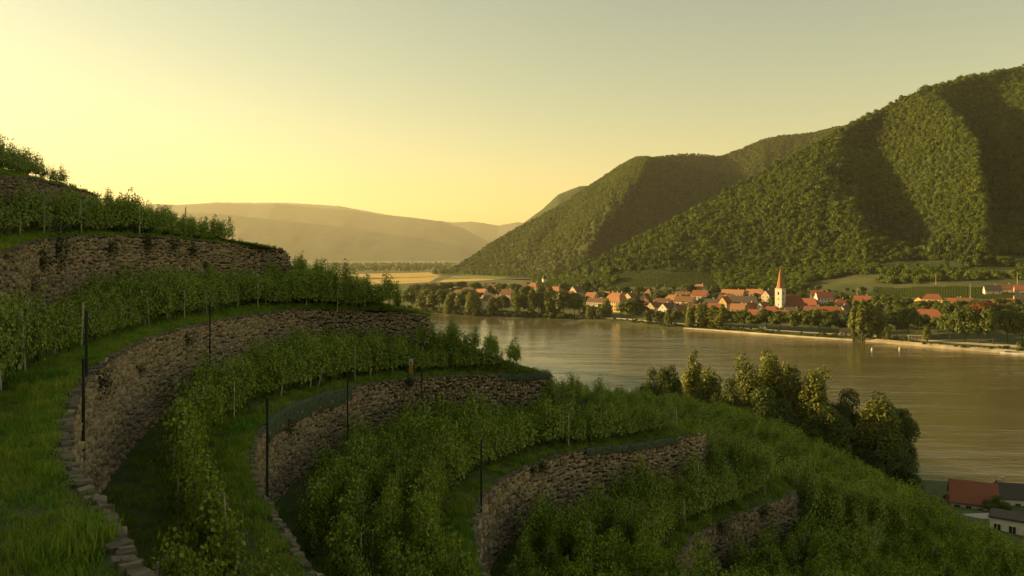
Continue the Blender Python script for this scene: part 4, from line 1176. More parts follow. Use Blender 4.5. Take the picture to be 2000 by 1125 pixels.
# ------------------------------------------------------------------ church
def church():
    p = at_row(1524, 613)
    root = empty("church", p, -.86); tag(root, "white church tower with tall pointed orange spire and red nave roof", "church")
    D = p[1]; top = 22.5; a = 3.3
    mb = MB(); mb.box((0, 0, top / 2 - 1), (2 * a, 2 * a, top + 2)); mb.build("tower", WM['white'], root)
    cb = MB(); cb.box((0, 0, top + .12), (2 * a + .5, 2 * a + .5, .3)); cb.box((0, 0, top * .62), (2 * a + .25, 2 * a + .25, .25)); cb.build("cornice", WM['cream'], root)
    sp = MB(); v = []; n = 8
    for (r, z) in ((a * 1.06, top + .27), (a * .80, top + 2.6), (.05, top + 19.2)):
        for k in range(n): t = 2 * pi * (k + .5) / n; v.append((r * 1.08 * cos(t), r * 1.08 * sin(t), z))
    f = [(i * n + k, i * n + (k + 1) % n, (i + 1) * n + (k + 1) % n, (i + 1) * n + k) for i in range(2) for k in range(n)]
    sp.add(v, f); so = sp.build("spire", RM['orange'], root)
    cr = MB(); cr.tube([(0, 0, top + 18.8), (0, 0, top + 21)], .07, 5); cr.box((0, 0, top + 20.3), (.9, .12, .12)); cr.build("cross", M['pole'], so)
    for k in range(4):
        rz = k * pi / 2
        for (z, w, h) in ((top - 4.0, 1.5, 3.0), (top - 9.2, .9, 1.7), (top - 14, .8, 1.5)):
            ob = MB(); ar = [(-w / 2, -a - .03, -h / 2), (w / 2, -a - .03, -h / 2), (w / 2, -a - .03, h * .2)] + [(w / 2 * cos(t), -a - .03, h * .2 + w / 2 * sin(t)) for t in np.linspace(.3, pi - .3, 5)] + [(-w / 2, -a - .03, h * .2)]
            ob.add(ar, [tuple(range(len(ar)))]); ob.build("belfry_opening", M['pane'], root, loc=(0, 0, z), rot=(0, 0, rz))
        ck = MB(); ck.add([(.95 * cos(t), -a - .04, .95 * sin(t)) for t in np.linspace(0, 2 * pi, 16, endpoint=False)], [tuple(range(16))]); ck.build("clock_face", M['wframe'], root, loc=(0, 0, top - 6.9), rot=(0, 0, rz))
    q = at_row(1549, 611)
    nr = house(q, -.40, 21, 12, 6.5, 9.5, 'white', 'rusty', "nave", 'hip', 1, 5, 2, 0, name="nave", cat=None)
    for key in ("label", "category", "group"):
        if key in nr.keys(): del nr[key]
    bpy.context.view_layer.update()
    nr.parent = root; nr.matrix_parent_inverse = root.matrix_basis.inverted()
church()
chp = at_row(1063, 560)
house(chp, .4, 5, 4.5, 12, 7, 'white', 'dark', "tiny white chapel tower standing before the dark wood at the left", 'pyramid', 2, 1, 1, 0, name="chapel", cat="chapel", wins=False)

# ------------------------------------------------------------------ bank and garden trees
TF = {}
for kind, h, w, n, sz, lm, cnt in (('round', 14, 14, 2300, 1.1, 'leaf_tree', 4), ('poplar', 20, 6.5, 1900, .95, 'leaf_lit_yellow', 3), ('willow', 16, 13, 2400, 1.0, 'leaf_lit_yellow', 3), ('bush', 4, 5, 420, .75, 'leaf_tree', 3)):
    TF[kind] = [(make_tree_meshes("far_" + kind, kind, h, w, n, sz, M[lm], 700 + 10 * i + len(kind)), h, w) for i in range(cnt)]
TF['rust'] = [(make_tree_meshes("rust_tree", 'round', 14, 14, 2300, 1.1, M['leaf_rust'], 777), 14, 14)]
# px, base row, height px, width px, kind, label
BT = [
 (806, 604, 36, 40, 'round', "hazy round tree at the far left of the bank"), (832, 606, 40, 40, 'willow', "hazy billowing tree second from the left on the bank"),
 (858, 609, 42, 40, 'round', "hazy tree third from the left on the bank"), (884, 611, 40, 34, 'willow', "pale slim tree left of the paired bank trees"), (905, 612, 36, 30, 'round', "short tree in the left bank row"),
 (926, 614, 42, 36, 'willow', "billowing tree with sunlit left edge before the long barn"), (868, 596, 30, 40, 'round', "dark tree behind the left bank row"), (838, 590, 28, 44, 'round', "tree in the hazy second row at the left"), (915, 596, 30, 40, 'round', "dark tree under the leftmost brown house"),
 (962, 616, 36, 24, 'willow', "round-topped sunlit tree left of the pair of poplars"), (982, 616, 38, 28, 'round', "dark companion of the round-topped sunlit tree"),
 (1008, 618, 54, 17, 'poplar', "left one of the two slim poplars by the water"), (1022, 616, 40, 22, 'round', "dark tree between the two slim poplars"), (1040, 619, 56, 18, 'poplar', "right one of the two slim poplars by the water"), (1052, 618, 44, 22, 'round', "dark tree right of the two slim poplars"),
 (1074, 619, 54, 36, 'willow', "tall billowing tree with bright left side in front of the orange-roofed cream house"), (1100, 619, 50, 36, 'round', "dark leafy tree beside the tall billowing tree"), (1122, 617, 44, 34, 'round', "dark leafy tree left of the long white house"),
 (1140, 620, 22, 20, 'bush', "round bush at the left end of the river path"), (1155, 621, 24, 22, 'willow', "small sunlit round tree under the long white house"), (1176, 622, 20, 20, 'round', "small dark tree on the path below the long white house"), (1185, 620, 36, 22, 'willow', "slim tree in front of the yellow mansion's left corner"),
 (1236, 629, 44, 58, 'round', "huge round tree in front of the yellow mansion's right side"), (1266, 634, 26, 13, 'poplar', "little column tree standing at the water below the huge round tree"),
 (1289, 630, 22, 26, 'round', "low dark tree below the cream gabled house"), (1306, 638, 34, 15, 'poplar', "narrow sunlit tree on the path, right of the cream gabled house"), (1322, 633, 26, 24, 'round', "dark shrubby tree beside the narrow sunlit tree"),
 (1352, 636, 40, 30, 'willow', "left of three billowing willows before the village"), (1372, 637, 44, 32, 'willow', "middle of three billowing willows before the village"), (1394, 638, 40, 30, 'willow', "right of three billowing willows before the village"),
 (1410, 640, 44, 26, 'poplar', "leaning tall tree beside the three willows"), (1428, 639, 30, 30, 'round', "low dark round tree under the dark hall"), (1452, 641, 32, 34, 'round', "round tree below the small orange-roofed house"), (1474, 643, 28, 30, 'round', "dark tree left of the parked white van"),
 (1497, 643, 38, 34, 'round', "round yellow-green tree below the church tower"), (1524, 645, 36, 36, 'round', "dark round tree just right of the van"), (1552, 647, 38, 36, 'round', "bushy tree below the church nave"), (1583, 649, 42, 36, 'round', "tall dark tree in front of the rusty barn"), (1608, 650, 30, 30, 'round', "low bright tree left of the tallest dark one"), (1622, 650, 40, 34, 'round', "dark tree in front of the red-roofed house by the poplars"), (1640, 648, 24, 26, 'round', "small tree behind the white hut"),
 (1668, 664, 76, 20, 'poplar', "leftmost of the tall sunlit poplars on the bank"), (1684, 666, 78, 22, 'poplar', "second of the tall sunlit poplars on the bank"), (1700, 665, 70, 22, 'poplar', "third of the tall sunlit poplars on the bank"), (1714, 660, 68, 24, 'poplar', "rear dark poplar at the right of the tall group"),
 (1729, 664, 38, 22, 'willow', "pale small tree right of the poplars near the water"), (1752, 658, 52, 36, 'round', "broad dark tree right of the poplars"), (1774, 658, 54, 40, 'round', "big dark round tree left of the riverside kiosk"), (1796, 650, 36, 34, 'round', "tree behind the riverside kiosk"),
 (1811, 669, 30, 14, 'poplar', "little bright column tree right of the kiosk"), (1832, 652, 30, 30, 'round', "dark tree behind the little column tree"), (1856, 664, 54, 40, 'round', "first big tree of the dense group at the right"), (1884, 668, 66, 48, 'round', "second big tree of the dense group at the right"), (1912, 671, 62, 44, 'round', "third big tree of the dense group at the right"), (1940, 673, 72, 50, 'round', "tallest tree of the dense group at the right"), (1968, 670, 64, 46, 'round', "last big tree of the dense group near the picture edge"), (1996, 668, 58, 44, 'round', "big tree cut by the right picture edge"), (1994, 684, 18, 16, 'bush', "small bush at the path's right end"),
 (1922, 628, 38, 46, 'rust', "rust-coloured tree standing out among the green ones"), (1898, 625, 30, 36, 'round', "tree left of the rust-coloured one"), (1960, 625, 30, 36, 'round', "tree right of the rust-coloured one"),
 (1842, 622, 30, 36, 'round', "garden tree behind the broad red roof"), (1876, 612, 24, 30, 'round', "garden tree below the two-chimney cottage"), (1800, 612, 24, 30, 'round', "garden tree below the small yellow gable"), (1765, 608, 26, 34, 'round', "garden tree under the tiny grey shed"), (1740, 606, 30, 34, 'round', "dark garden tree right of the poplar tops"), (1722, 600, 26, 34, 'round', "dark tree uphill of the poplars"),
 (1560, 590, 16, 22, 'round', "tree behind the church nave"), (1540, 582, 18, 24, 'round', "tree uphill of the church"), (1400, 592, 18, 20, 'round', "green tree between the dark roofs"), (1396, 578, 22, 20, 'round', "sunlit tree left of the long orange row"), (1345, 575, 20, 26, 'round', "tree left of the orange hipped house"), (1290, 592, 20, 26, 'round', "tree behind the cream gabled house"), (1248, 578, 18, 22, 'round', "tree uphill left of the turret house"), (1220, 578, 18, 24, 'round', "dark tree behind the yellow mansion"), (1140, 574, 16, 24, 'round', "tree above the pink-walled house"), (1100, 571, 18, 26, 'round', "tree behind the red roof at the left"),
 (1063, 590, 30, 30, 'round', "dark tree below the glowing orange roof"), (1028, 585, 26, 24, 'round', "tree left of the glowing orange roof"), (1005, 577, 22, 28, 'round', "hazy tree above the brown-roofed house"), (980, 574, 20, 26, 'round', "hazy garden tree behind the long barn"), (955, 578, 20, 24, 'round', "hazy tree right of the vivid orange roof"), (928, 570, 18, 24, 'round', "hazy tree left of the vivid orange roof"), (900, 568, 18, 28, 'round', "hazy tree behind the pale houses"), (870, 572, 20, 32, 'round', "hazy tree at the edge of the fields"), (840, 574, 20, 34, 'round', "hazy tree near the golden strip"), (812, 578, 22, 34, 'round', "hazy leftmost tree of the rear row"),
]
rt = np.random.default_rng(61)
for i, (px, py, hp, wp, kd, lab) in enumerate(BT):
    p = at_row(px, py); D = p[1]
    (tr, cr), h, w = TF[kd][i % len(TF[kd])]
    sh, sw = hp / F * D / h, wp / F * D / w
    e = empty("bank_tree", p, rt.uniform(0, 6.28)); e.scale = (sw * 1.15, sw * 1.15, sh * 1.03)
    tag(e, lab, "tree", "trees of the far bank")
    link("trunk", tr, e); link("crown", cr, e)
# hedges, shrubs and orchard greenery nobody could count
fb = [merge("far_bush", list(q[0])) for q in TF['bush']]
bp_, bs_ = [], []
for px in np.linspace(700, 1120, 160): bp_.append(bank_point(px, bank_row(px, 0) + rt.uniform(.5, 9))); bs_.append(rt.uniform(.6, 1.5))
for px in np.linspace(1120, 2040, 150):
    if rt.random() < .7: bp_.append(bank_point(px, bank_row(px, 0) + rt.uniform(2.5, 9))); bs_.append(rt.uniform(.3, .8))
for _ in range(1300):
    px = rt.uniform(800, 2030); q = rt.uniform(0.10, .78); d0, d6 = bank_row(px, 1), bank_row(px, 5)
    p = bank_point(px, d0 + (d6 - d0) * q)
    if px < 1010 and p[1] > 1250: continue
    a, b = pixel(p)
    if b > 655 or (1700 < a and b < 600): continue
    bp_.append(p); bs_.append(rt.uniform(.7, 2.0))
bp_ = np.array(bp_)
instancer("village_shrubs", fb, bp_, rt.uniform(0, 6.28, len(bp_)), np.array(bs_), rt.integers(0, 3, len(bp_)), "shrubs and hedges between the village houses and along the bank", "shrubs")
# a belt of trees across the valley floor and field hedges
vt = []
for _ in range(1100):
    px = rt.uniform(640, 1000); D = rt.uniform(2500, 4600); vt.append(((px - 1000) / F * D, D, 5))
for _ in range(40):
    px = rt.normal(868, 9); D = rt.uniform(2150, 2250); vt.append(((px - 1000) / F * D, D, 5))
for _ in range(200):
    px = rt.uniform(905, 1080); D = np.interp(px, FBX, FBD) - rt.uniform(0, 160); vt.append(((px - 1000) / F * D, D, 5))
vt = np.array(vt)
instancer("valley_trees", WOOD, vt, rt.uniform(0, 6.28, len(vt)), rt.uniform(.8, 1.5, len(vt)), rt.integers(0, 6, len(vt)), "hazy belt of trees across the valley floor", "trees")
# far town: pale specks at the foot of the distant hills
ft = MB()
for _ in range(60):
    if rt.random() < .6: px, D, z = rt.uniform(760, 890), rt.uniform(5200, 6200), 8
    else: px, D, z = rt.normal(785, 22), 8300, rt.uniform(70, 120)
    ft.box(((px - 1000) / F * D, D, z), (rt.uniform(10, 20), 12, rt.uniform(6, 11)), rt.uniform(0, 1))
tag(ft.build("far_town", WM['grey']), "tiny pale specks of a far-off town under the distant hills", "town", kind="stuff")

# ------------------------------------------------------------------ vineyards on the far slope
def low_vine():
    rng = np.random.default_rng(3)
    c = np.stack([rng.uniform(-2.2, 2.2, 90), rng.normal(size=90) * .3, rng.uniform(.4, 1.9, 90)], 1)
    v, f = leaf_mesh(c, rng.normal(size=(90, 3)) + np.array([0, -.4, .4]), rng.uniform(.4, .7, 90), rng=rng)
    return new_mesh("far_vine_row", v, f, (M['leaf_far_vine'],))
M['leaf_far_vine'] = mat("far_vine_leaf", (0.055, 0.085, 0.012), .7, (0.13, 0.16, 0.03), .2, island=.5, rand=.2, trans=.3)
LV = low_vine()
fp, fr = [], []
def far_rows(pa, pb, npx, rows):
    for r in rows:
        for i in range(npx):
            px = pa + (pb - pa) * i / npx + rt.uniform(-.3, .3)
            d4, d6 = bank_row(px, 3), bank_row(px, 6)
            D = d4 + (d6 - d4) * r
            p = bank_point(px, D)
            a, b = pixel(p); m_ = mnoise.noise(Vector((a / 40, b / 8, 6))) * 5
            if (px > 1700 and 563 + m_ < b < 596 + m_) or (px < 1500 and 534 < b < 562 + m_): (fp.append(p), fr.append(-.72 + .3))
far_rows(1710, 2040, 62, np.linspace(.22, .92, 34))
far_rows(1185, 1400, 40, np.linspace(.55, 1.0, 22))
for _ in range(1500):
    c = CLEAR[rt.integers(0, 4)]; px, t = rt.uniform(c[0] - c[2], c[0] + c[2]), round(rt.uniform(0, .5) * 50) / 50
    p = hill_a(px, t)
    if in_clear(*pixel(p)): fp.append(p); fr.append(-.3)
fp = np.array(fp)
instancer("far_vineyard", [LV], fp, np.array(fr), rt.uniform(.85, 1.15, len(fp)), np.zeros(len(fp), int), "sunny rows of vines on the slope beyond the village", "vineyard")

# ------------------------------------------------------------------ near bank: trees and houses below the vineyard
_gv = np.vstack(gv)
def ground_z(x, y):
    d = (_gv[:, 0] - x) ** 2 + (_gv[:, 1] - y) ** 2
    i = np.argsort(d)[:6]; w = 1 / (d[i] + .01)
    return float((_gv[i, 2] * w).sum() / w.sum())
NT = {'willow': [(make_tree_meshes("near_willow", 'willow', 24, 15, 11000, .55, M['leaf_lit_yellow'], 820 + i, 14, .45), 24, 15) for i in range(3)],
      'round': [(make_tree_meshes("near_round", 'round', 20, 16, 11000, .55, M['leaf_tree'], 840 + i, 14, .45), 20, 16) for i in range(2)],
      'poplar': [(make_tree_meshes("near_poplar", 'poplar', 24, 8, 7000, .5, M['leaf_lit_yellow'], 850 + i, 12, .45), 24, 8) for i in range(2)]}
# px, top row, width px, distance, kind, label
NTL = [
 (1268, 722, 46, 200, 'round', "leftmost dark tree top at the crest of the vineyard"), (1304, 716, 52, 198, 'round', "rounded tree second from the left above the vineyard edge"),
 (1357, 688, 50, 205, 'poplar', "pointed sunlit tree rising above the left of the grove"), (1385, 722, 70, 196, 'willow', "bushy sunlit tree right of the pointed one"), (1420, 742, 60, 190, 'round', "lower leafy tree in front of the grove"),
 (1462, 700, 78, 200, 'willow', "tall sunlit billowing tree in the middle of the grove"), (1508, 692, 76, 204, 'willow', "tallest sunlit tree of the grove"), (1546, 712, 62, 200, 'willow', "sunlit tree at the right shoulder of the grove"), (1500, 760, 90, 182, 'round', "dark shaded tree in front of the grove"),
 (1590, 722, 78, 195, 'willow', "sunlit tree with dark right side standing clear of the grove"), (1648, 762, 74, 196, 'round', "dark rounded tree against the river"), (1618, 800, 80, 180, 'round', "low dark tree at the vineyard's lower edge"),
 (1722, 774, 92, 188, 'willow', "tall sunlit tree at the right end of the bank trees"), (1764, 800, 50, 190, 'round', "dark crown leaning out over the water at the right end"), (1680, 820, 46, 192, 'willow', "thin pale tree in the gap before the last tall tree"), (1740, 880, 90, 178, 'round', "low dark bushy tree at the foot of the last tall tree"),
]
for i, (px, py, wp, D, kd, lab) in enumerate(NTL):
    x = (px - 1000) / F * D; z = ground_z(x, D) - .3
    top = CAMZ - (py - HOR) / F * D
    (tr, cr), h, w = NT[kd][i % len(NT[kd])]
    sh = max(.3, (top - z) / h); sw = wp / F * D / w * 1.2
    e = empty("riverside_tree", (x, D, z), rt.uniform(0, 6.28)); e.scale = (sw, sw, sh)
    tag(e, lab, "tree", "trees on the near river bank")
    link("trunk", tr, e); link("crown", cr, e)

def spot(px, D): x = (px - 1000) / F * D; return np.array([x, D, ground_z(x, D)])
hp = spot(1900, 172); hp[2] = CAMZ - (1001 - HOR) / F * 172
hr = house(hp, -.45, 8.5, 8, 3.2, 3.4, 'white', 'rusty', "white house with big red tiled roof at the lower right by the water", 'gable', 1, 4, 2, 0, over=.7)
hp2 = spot(1986, 180); hp2[2] = CAMZ - (1003 - HOR) / F * 178
house(hp2, -.2, 9, 7, 3.6, 2.4, 'white', 'dark', "white house with dark roof and brick chimneys at the lower right edge", 'gable', 1, 4, 2, 2)
hp3 = spot(1994, 140); hp3[2] = CAMZ - (1052 - HOR) / F * 140
house(hp3, -.62, 9, 5, 3.6, .3, 'white', 'dark', "low white building with flat dark roof nearest at the lower right", 'flat', 1, 4, 2, 0)
hp4 = spot(1866, 176); hp4[2] = CAMZ - (1002 - HOR) / F * 176
house(hp4, -.3, 3.6, 3.4, 2.6, 1.2, 'white', 'red', "tiny white annex left of the big red roof", 'gable', 1, 1, 1, 0, door=False)
hp5 = spot(1952, 181); hp5[2] = CAMZ - (993 - HOR) / F * 181
house(hp5, .5, 5, 4.5, 3.0, 2.0, 'white', 'red', "small white outbuilding between the red and the dark roof", 'gable', 1, 2, 1, 1, door=False)
# garden wall with pergola
gw = spot(1922, 152); gw[2] = CAMZ - (1040 - HOR) / F * 152
e = empty("garden_terrace", gw, .1); tag(e, "pale garden wall with a flat pergola beside the red-roofed house", "pergola")
mb = MB(); mb.box((0, 0, .3), (7.5, .4, 2.2)); mb.build("wall", WM['cream'], e)
mb = MB(); mb.box((.8, 1.6, 2.55), (6.0, 3.0, .18)); mb.build("roof_slab", WM['grey'], e)
for xx in (-1.8, .8, 3.5):
    mb = MB(); mb.box((xx, .6, .7), (.22, .22, 3.5)); mb.build("post", WM['white'], e)
# dark garden tree between the houses
(tr, cr), h, w = NT['round'][0]
gp_ = spot(1946, 166); gp_[2] = CAMZ - (1022 - HOR) / F * 166
e = empty("garden_tree", gp_); e.scale = (.34, .34, .28); tag(e, "dark garden tree between the red-roofed and the dark-roofed house", "tree"); link("trunk", tr, e); link("crown", cr, e)
# furled parasols and mast by the water
M['canvas'] = mat("black_canvas", (.012, .012, .014), .8)
for (px, y0, y1, ln, lab) in ((1857, 936, 962, -.9, "leaning black furled parasol left of the red roof"), (1881, 938, 958, -.2, "black furled parasol behind the red roof ridge"), (1945, 936, 964, .2, "black furled parasol right of the red roof")):
    D = 186; z1 = CAMZ - (y0 - HOR) / F * D; x = (px - 1000) / F * D; z0 = ground_z(x, D)
    e = empty("furled_parasol", (x, D, z0)); tag(e, lab, "parasol", "furled parasols by the near bank")
    mb = MB(); mb.tube([(0, 0, -.2), (ln * .6, 0, z1 - z0)], [.05, .04], 6); mb.build("pole", M['pole'], e)
    hh = z1 - z0; mb = MB(); mb.tube([(ln * .6 * q, 0, hh * q) for q in (.62, .68, .85, 1.0)], [.12, .30, .22, .05], 8); mb.build("canopy", M['canvas'], e)
D = 190; x = (1829 - 1000) / F * D; z0 = ground_z(x, D); z1 = CAMZ - (944 - HOR) / F * D
mb = MB(); mb.tube([(0, 0, -.3), (0, 0, z1 - z0)], [.09, .05], 6)
tag(mb.build("mast", M['stake'], loc=(x, D, z0)), "thin pale mast at the water left of the parasols", "mast")

# ------------------------------------------------------------------ things on the river and the far bank
M['boat_white'] = mat("boat_white", (.62, .60, .55), .5); M['boat_dark'] = mat("boat_dark", (.06, .05, .045), .6); M['rubber'] = mat("tyre_rubber", (.02, .02, .02), .8)
M['metal'] = mat("grey_metal", (.25, .25, .25), .5)
def boat(px, py, L, yaw, label, cabin=True):
    D = CAMZ * F / (py - HOR); e = empty("boat", ((px - 1000) / F * D, D, 0), yaw); tag(e, label, "boat", "boats moored at the far bank")
    mb = MB(); st = []
    for q, w, z in ((-.5, .75, .95), (-.2, 1, .85), (.2, .95, .9), (.42, .5, 1.05), (.5, .05, 1.2)):
        st.append([(q * L, -w * L * .14, z), (q * L * .96, -w * L * .09, -.2), (q * L * .96, w * L * .09, -.2), (q * L, w * L * .14, z)])
    v = [p for s in st for p in s]; f = [(i * 4 + k, i * 4 + k + 1, i * 4 + k + 5, i * 4 + k + 4) for i in range(4) for k in range(3)] + [(0, 3, 2, 1)] + [(i * 4 + 3, i * 4, i * 4 + 4, i * 4 + 7) for i in range(4)]
    mb.add(v, f); mb.build("hull", M['boat_white'], e)
    if cabin: mb = MB(); mb.box((-.08 * L, 0, 1.35), (L * .3, L * .17, 1.0)); c = mb.build("cabin", M['boat_dark'], e); mb = MB(); mb.box((-.08 * L, 0, 1.9), (L * .33, L * .2, .12)); mb.build("cabin_roof", M['boat_white'], e)
boat(949, 615, 9, -.6, "small white boat moored before the left bank trees"); boat(1972, 691, 10, -.72, "white boat moored at the right under the embankment"); boat(1995, 693, 9, -.72, "second white boat cut by the right picture edge", False)
def buoy(px, py, label):
    D = CAMZ * F / (py - HOR); e = empty("buoy", ((px - 1000) / F * D, D, 0)); tag(e, label, "buoy", "white river buoys")
    mb = MB(); mb.tube([(0, 0, -.3), (0, 0, .2), (0, 0, .7), (0, 0, 1.5), (0, 0, 1.9)], [.5, .62, .5, .22, .05], 10); mb.build("float", M['boat_white'], e)
    mb = MB(); mb.tube([(0, 0, 1.8), (0, 0, 2.5)], .05, 5); mb.build("staff", M['metal'], e)
buoy(1703, 684, "left white buoy on the river near the poplars"); buoy(1757, 683, "right white buoy on the river below the kiosk")
# kiosk with arches by the path
kp = at_row(1787, 664); kr = empty("kiosk", kp, -.35); tag(kr, "pale open kiosk with pillars beside the river path", "kiosk")
mb = MB(); mb.box((0, 0, 3.0), (9, 4.5, .35)); mb.build("roof", WM['cream'], kr)
mb = MB(); mb.box((0, 1.9, 1.3), (8.6, .3, 3.2)); mb.build("back_wall", WM['pink'], kr)
for q in range(5): mb = MB(); mb.box((-4.1 + 2.05 * q, -1.9, 1.3), (.5, .5, 3.2)); mb.build("pillar", WM['white'], kr)
# parked van
vp = at_row(1491, 643); vr = empty("parked_van", vp + np.array([0, 0, .1]), -.72); tag(vr, "white parked van by the river path under the trees", "van")
mb = MB(); prof = [(-2.7, .35), (2.7, .35), (2.7, 1.2), (2.2, 1.45), (1.6, 2.35), (-2.6, 2.4), (-2.7, .9)]
mb.add([(x, s * .98, z) for s in (-1, 1) for x, z in prof], [tuple(range(7)), tuple(range(13, 6, -1))] + [(i, (i + 1) % 7, 7 + (i + 1) % 7, 7 + i) for i in range(7)]); mb.build("body", M['boat_white'], vr)
mb = MB(); mb.box((-.4, -1.0, 1.75), (2.6, .06, .6)); mb.build("window", M['pane'], vr)
for xx in (-1.7, 1.7):
    for s in (-1, 1): mb = MB(); mb.tube([(xx, s * .8, .36), (xx, s * 1.0, .36)], .36, 12); mb.build("wheel", M['rubber'], vr)
# utility poles
for (px, y1, y0, lab) in ((1895, 553, 584, "pale utility pole standing in the sunny vineyard at the right"), (1674, 563, 590, "dark utility pole behind the poplar tops"), (1987, 531, 556, "utility pole with lamp high at the right edge"), (1828, 537, 556, "thin pole on the dark slope at the right")):
    p = at_row(px, y0); hgt = (y0 - y1) / F * p[1]
    mb = MB(); mb.tube([(0, 0, -.5), (0, 0, hgt)], [.22, .15], 6); mb.box((0, 0, hgt - .8), (2.0, .15, .15), .4)
    tag(mb.build("utility_pole", M['stake'], loc=p), lab, "utility pole", "utility poles")
mb = MB(); p = at_row(1884, 672); mb.tube([(0, 0, -.3), (0, 0, 3.2)], .08, 6); mb.box((0, 0, 3.0), (.9, .08, .9), -.3)
tag(mb.build("path_sign", M['boat_dark'], loc=p), "small dark sign on a post beside the right-hand path", "sign")

# ------------------------------------------------------------------ poles, stakes and markers on the terraces
def terr_point(k, px, d):
    """point d metres inside the rim of wall k at an image column (the part facing the camera)"""
    c, nrm = R[k], BODY[k]
    nose = np.argmin(np.linalg.norm(c - RIM[k][{0: 4, 1: 7, 2: 10, 3: 13, 4: 13, 5: 11, 6: 6}[k]], axis=1))
    cand = [(abs(pixel(c[i] - nrm[i] * d)[0] - px), c[i] - nrm[i] * d) for i in range(nose + 1) if c[i, 1] > 8]
    good = [q for e, q in cand if e < 14] or [min(cand, key=lambda t: t[0])[1]]
    return max(good, key=lambda q: q[1])
def pole_at(px, ytop, ybase, D, r, label, name="net_pole", m_='pole', lean=0.0, cat="pole", group=None, base=None):
    p = P(px, ybase, D) if base is None else base
    ztop = CAMZ - (ytop - HOR) / F * p[1]
    mb = MB(); mb.tube([(0, 0, -.4), (lean, 0, ztop - p[2])], [r, r * .9], 8)
    o = mb.build(name, M[m_], loc=p); tag(o, label, cat, group); return o
GP = "dark net poles along the walls"
for (px, y1, y0, D, lab) in (
 (163, 700, 955, 23.8, "tall black pole in front of the near wall's bend"), (169, 607, 742, 26.8, "black pole standing on the grass edge just behind the tallest one"),
 (410, 590, 712, 47.5, "black pole against the long wall, above the vines"), (522, 775, 1002, 27.5, "tall black pole before the netted wall's bend"), (679, 722, 870, 46.5, "thin black pole against the hanging green net"),
 (824, 728, 822, 52.0, "thin dark pole before the straight part of the netted wall"), (940, 858, 985, 39.5, "dark pole on the grass left of the middle wall"), (110, 486, 575, 48.0, "dark pole against the plant-tufted upper wall")):
    o = pole_at(px, y1, y0, D, .05, lab, group=GP)
GS = "pale stakes at the front of the vine rows"
STK = [(4, 278, 566, 3.0, -.25, "white leaning stake on the terrace above the long wall"), (4, 148, 590, 3.0, .1, "pale stake near the two black poles, with a rust mark"), (4, 35, 668, 3.0, .05, "pale stake at the left picture edge"), (4, 320, 586, 3.0, -.1, "short pale stake right of the white leaning one"), (4, 456, 575, 3.0, 0, "pale stake right of the pole on the long wall"), (4, 500, 580, 3.0, .05, "short pale stake in the middle of the upper row"), (4, 690, 568, 3.0, 0, "pale stake with a pink tag near the terrace's right end"), (4, 560, 565, 3.2, 0, "thin pale stake before the vines' middle"), (4, 95, 640, 3.0, 0, "thin stake left of the black poles"),
 (5, 358, 405, 2.0, -.05, "tall stake against the distant hills"), (5, 26, 395, 2.5, 0, "pale stake at the upper left below the top wall"), (5, 88, 405, 2.5, 0, "second pale stake at the upper left"), (5, 112, 428, 2.5, 0, "third pale stake at the upper left"), (5, 205, 430, 2.5, 0, "short stake in the upper vine row"), (5, 270, 405, 2.5, 0, "pale stake near the middle of the upper vine row"), (5, 452, 440, 1.6, 0, "stake near the right end of the upper row"),
 (3, 597, 705, 2.3, .15, "pale stake above the hanging green net"), (3, 612, 715, 2.2, .45, "strongly leaning pale stake above the hanging green net"), (3, 540, 745, 2.0, .2, "leaning stake left of the hanging net"), (3, 718, 680, 2.3, -.05, "white stake before the vines right of the hanging net"), (3, 818, 676, 2.3, 0, "stake right of the striped marker"), (3, 905, 680, 2.3, 0, "thin stake near the right end of the netted terrace"),
 (2, 968, 850, 2.2, 0, "pale stake on the middle terrace's grass"), (2, 1095, 820, 2.2, 0, "stake in the front row above the middle wall"), (2, 1222, 818, 2.2, 0, "stake near the right of the middle terrace"), (2, 1320, 795, 1.8, -.1, "last stake at the right end of the middle terrace")]
for (k, px, y1, d, ln, lab) in STK:
    b = terr_point(k, px, d); pole_at(px, y1, 0, 0, .05, lab, "vine_stake", 'stake', ln, "stake", GS, b)
def marker(k, px, d, h, w, lab, two):
    b = terr_point(k, px, d); e = empty("marker_post", b); tag(e, lab, "marker post")
    mb = MB(); mb.box((0, 0, h * .35 - .1), (w, w, h * .7 + .2)); mb.build("lower_shaft", M['markwood'] if two else WM['cream'], e)
    mb = MB(); mb.box((0, 0, h * .85), (w * 1.02, w * 1.02, h * .3)); mb.build("upper_shaft", WM['grey'] if two else WM['cream'], e)
    mb = MB(); mb.box((0, -w * .53, h * .8), (w * .45, .03, h * .14)); mb.build("plate", M['boat_dark'], e)
M['markwood'] = mat("orange_wood", (.26, .11, .035), .8, (.34, .16, .06), 5)
marker(5, 415, 1.6, 1.15, .34, "pale square marker post on the upper terrace's grass edge", False)
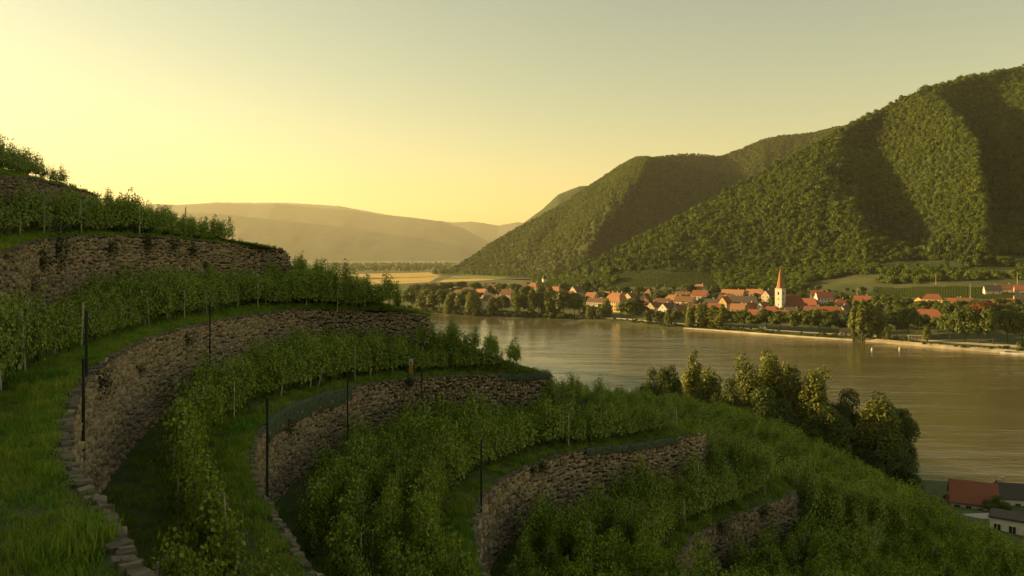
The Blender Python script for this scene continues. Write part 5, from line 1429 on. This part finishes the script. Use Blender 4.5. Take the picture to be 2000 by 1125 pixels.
marker(3, 801, 1.2, 1.15, .27, "short orange-brown marker post with grey top on the netted terrace", True)

# plants growing out of the walls
def wall_plant(k, px, drop, s, lab, hang=1.0):
    b = terr_point(k, px, 0)
    i = np.argmin(np.linalg.norm(R[k] - b, axis=1)); n_ = BODY[k][i]
    rng = np.random.default_rng(int(px) + k)
    n = 420
    c = rng.normal(size=(n, 3)) * np.array([.30, .16, .34 * hang])
    v, f = leaf_mesh(c, rng.normal(size=(n, 3)) + np.array([n_[0], n_[1], .4]), rng.uniform(.06, .13, n), rng=rng, droop=1.0)
    e = empty("wall_plant", b + n_ * .25 - np.array([0, 0, drop])); e.scale = (s, s, s); tag(e, lab, "wall plant", "plants growing on the walls")
    link("leaves", new_mesh("wall_plant_leaves", v, f, (M['leaf_ivy'],)), e)
    mb = MB()
    for q in range(5): t = rng.normal(size=3) * np.array([.25, .12, .3]); mb.tube([-n_ * .3, t * .5, t], [.02, .015, .006], 4)
    mb.build("stems", M['vinewood'], e)
for a in ((5, 100, .7, 1.6, "big dark bush hanging at the left of the upper wall", 1.6), (5, 62, 1.1, 1.1, "small bush left of the big one on the upper wall"), (5, 198, .8, .9, "dark tuft on the upper wall right of the big bush"), (5, 272, .5, 1.0, "tuft just under the rim in the middle of the upper wall"), (5, 330, .5, .8, "small tuft under the upper wall's rim"), (5, 360, .8, .9, "broad low tuft on the upper wall, right half"), (5, 40, 2.3, .9, "bush low on the upper wall at the far left"), (5, 385, 2.0, .6, "small plant low on the upper wall"),
          (4, 178, .5, .9, "green tuft at the near wall's bend beside the poles"), (4, 352, .7, .7, "small tuft on the long curved wall"), (4, 255, 1.2, .5, "tiny plant on the long curved wall's curve"), (3, 797, .2, .7, "tuft hanging over the rim below the striped marker"), (3, 545, .9, .8, "green weed on the hanging net"), (2, 1045, .25, .7, "bushy weed on the middle wall's rim"), (2, 1030, .3, .6, "small weed beside it on the middle wall"), (1, 1480, .3, .8, "weed on the ragged lower wall's rim"), (1, 1395, .2, .9, "pale bushy weed at the left of the ragged lower wall")):
    wall_plant(*a)
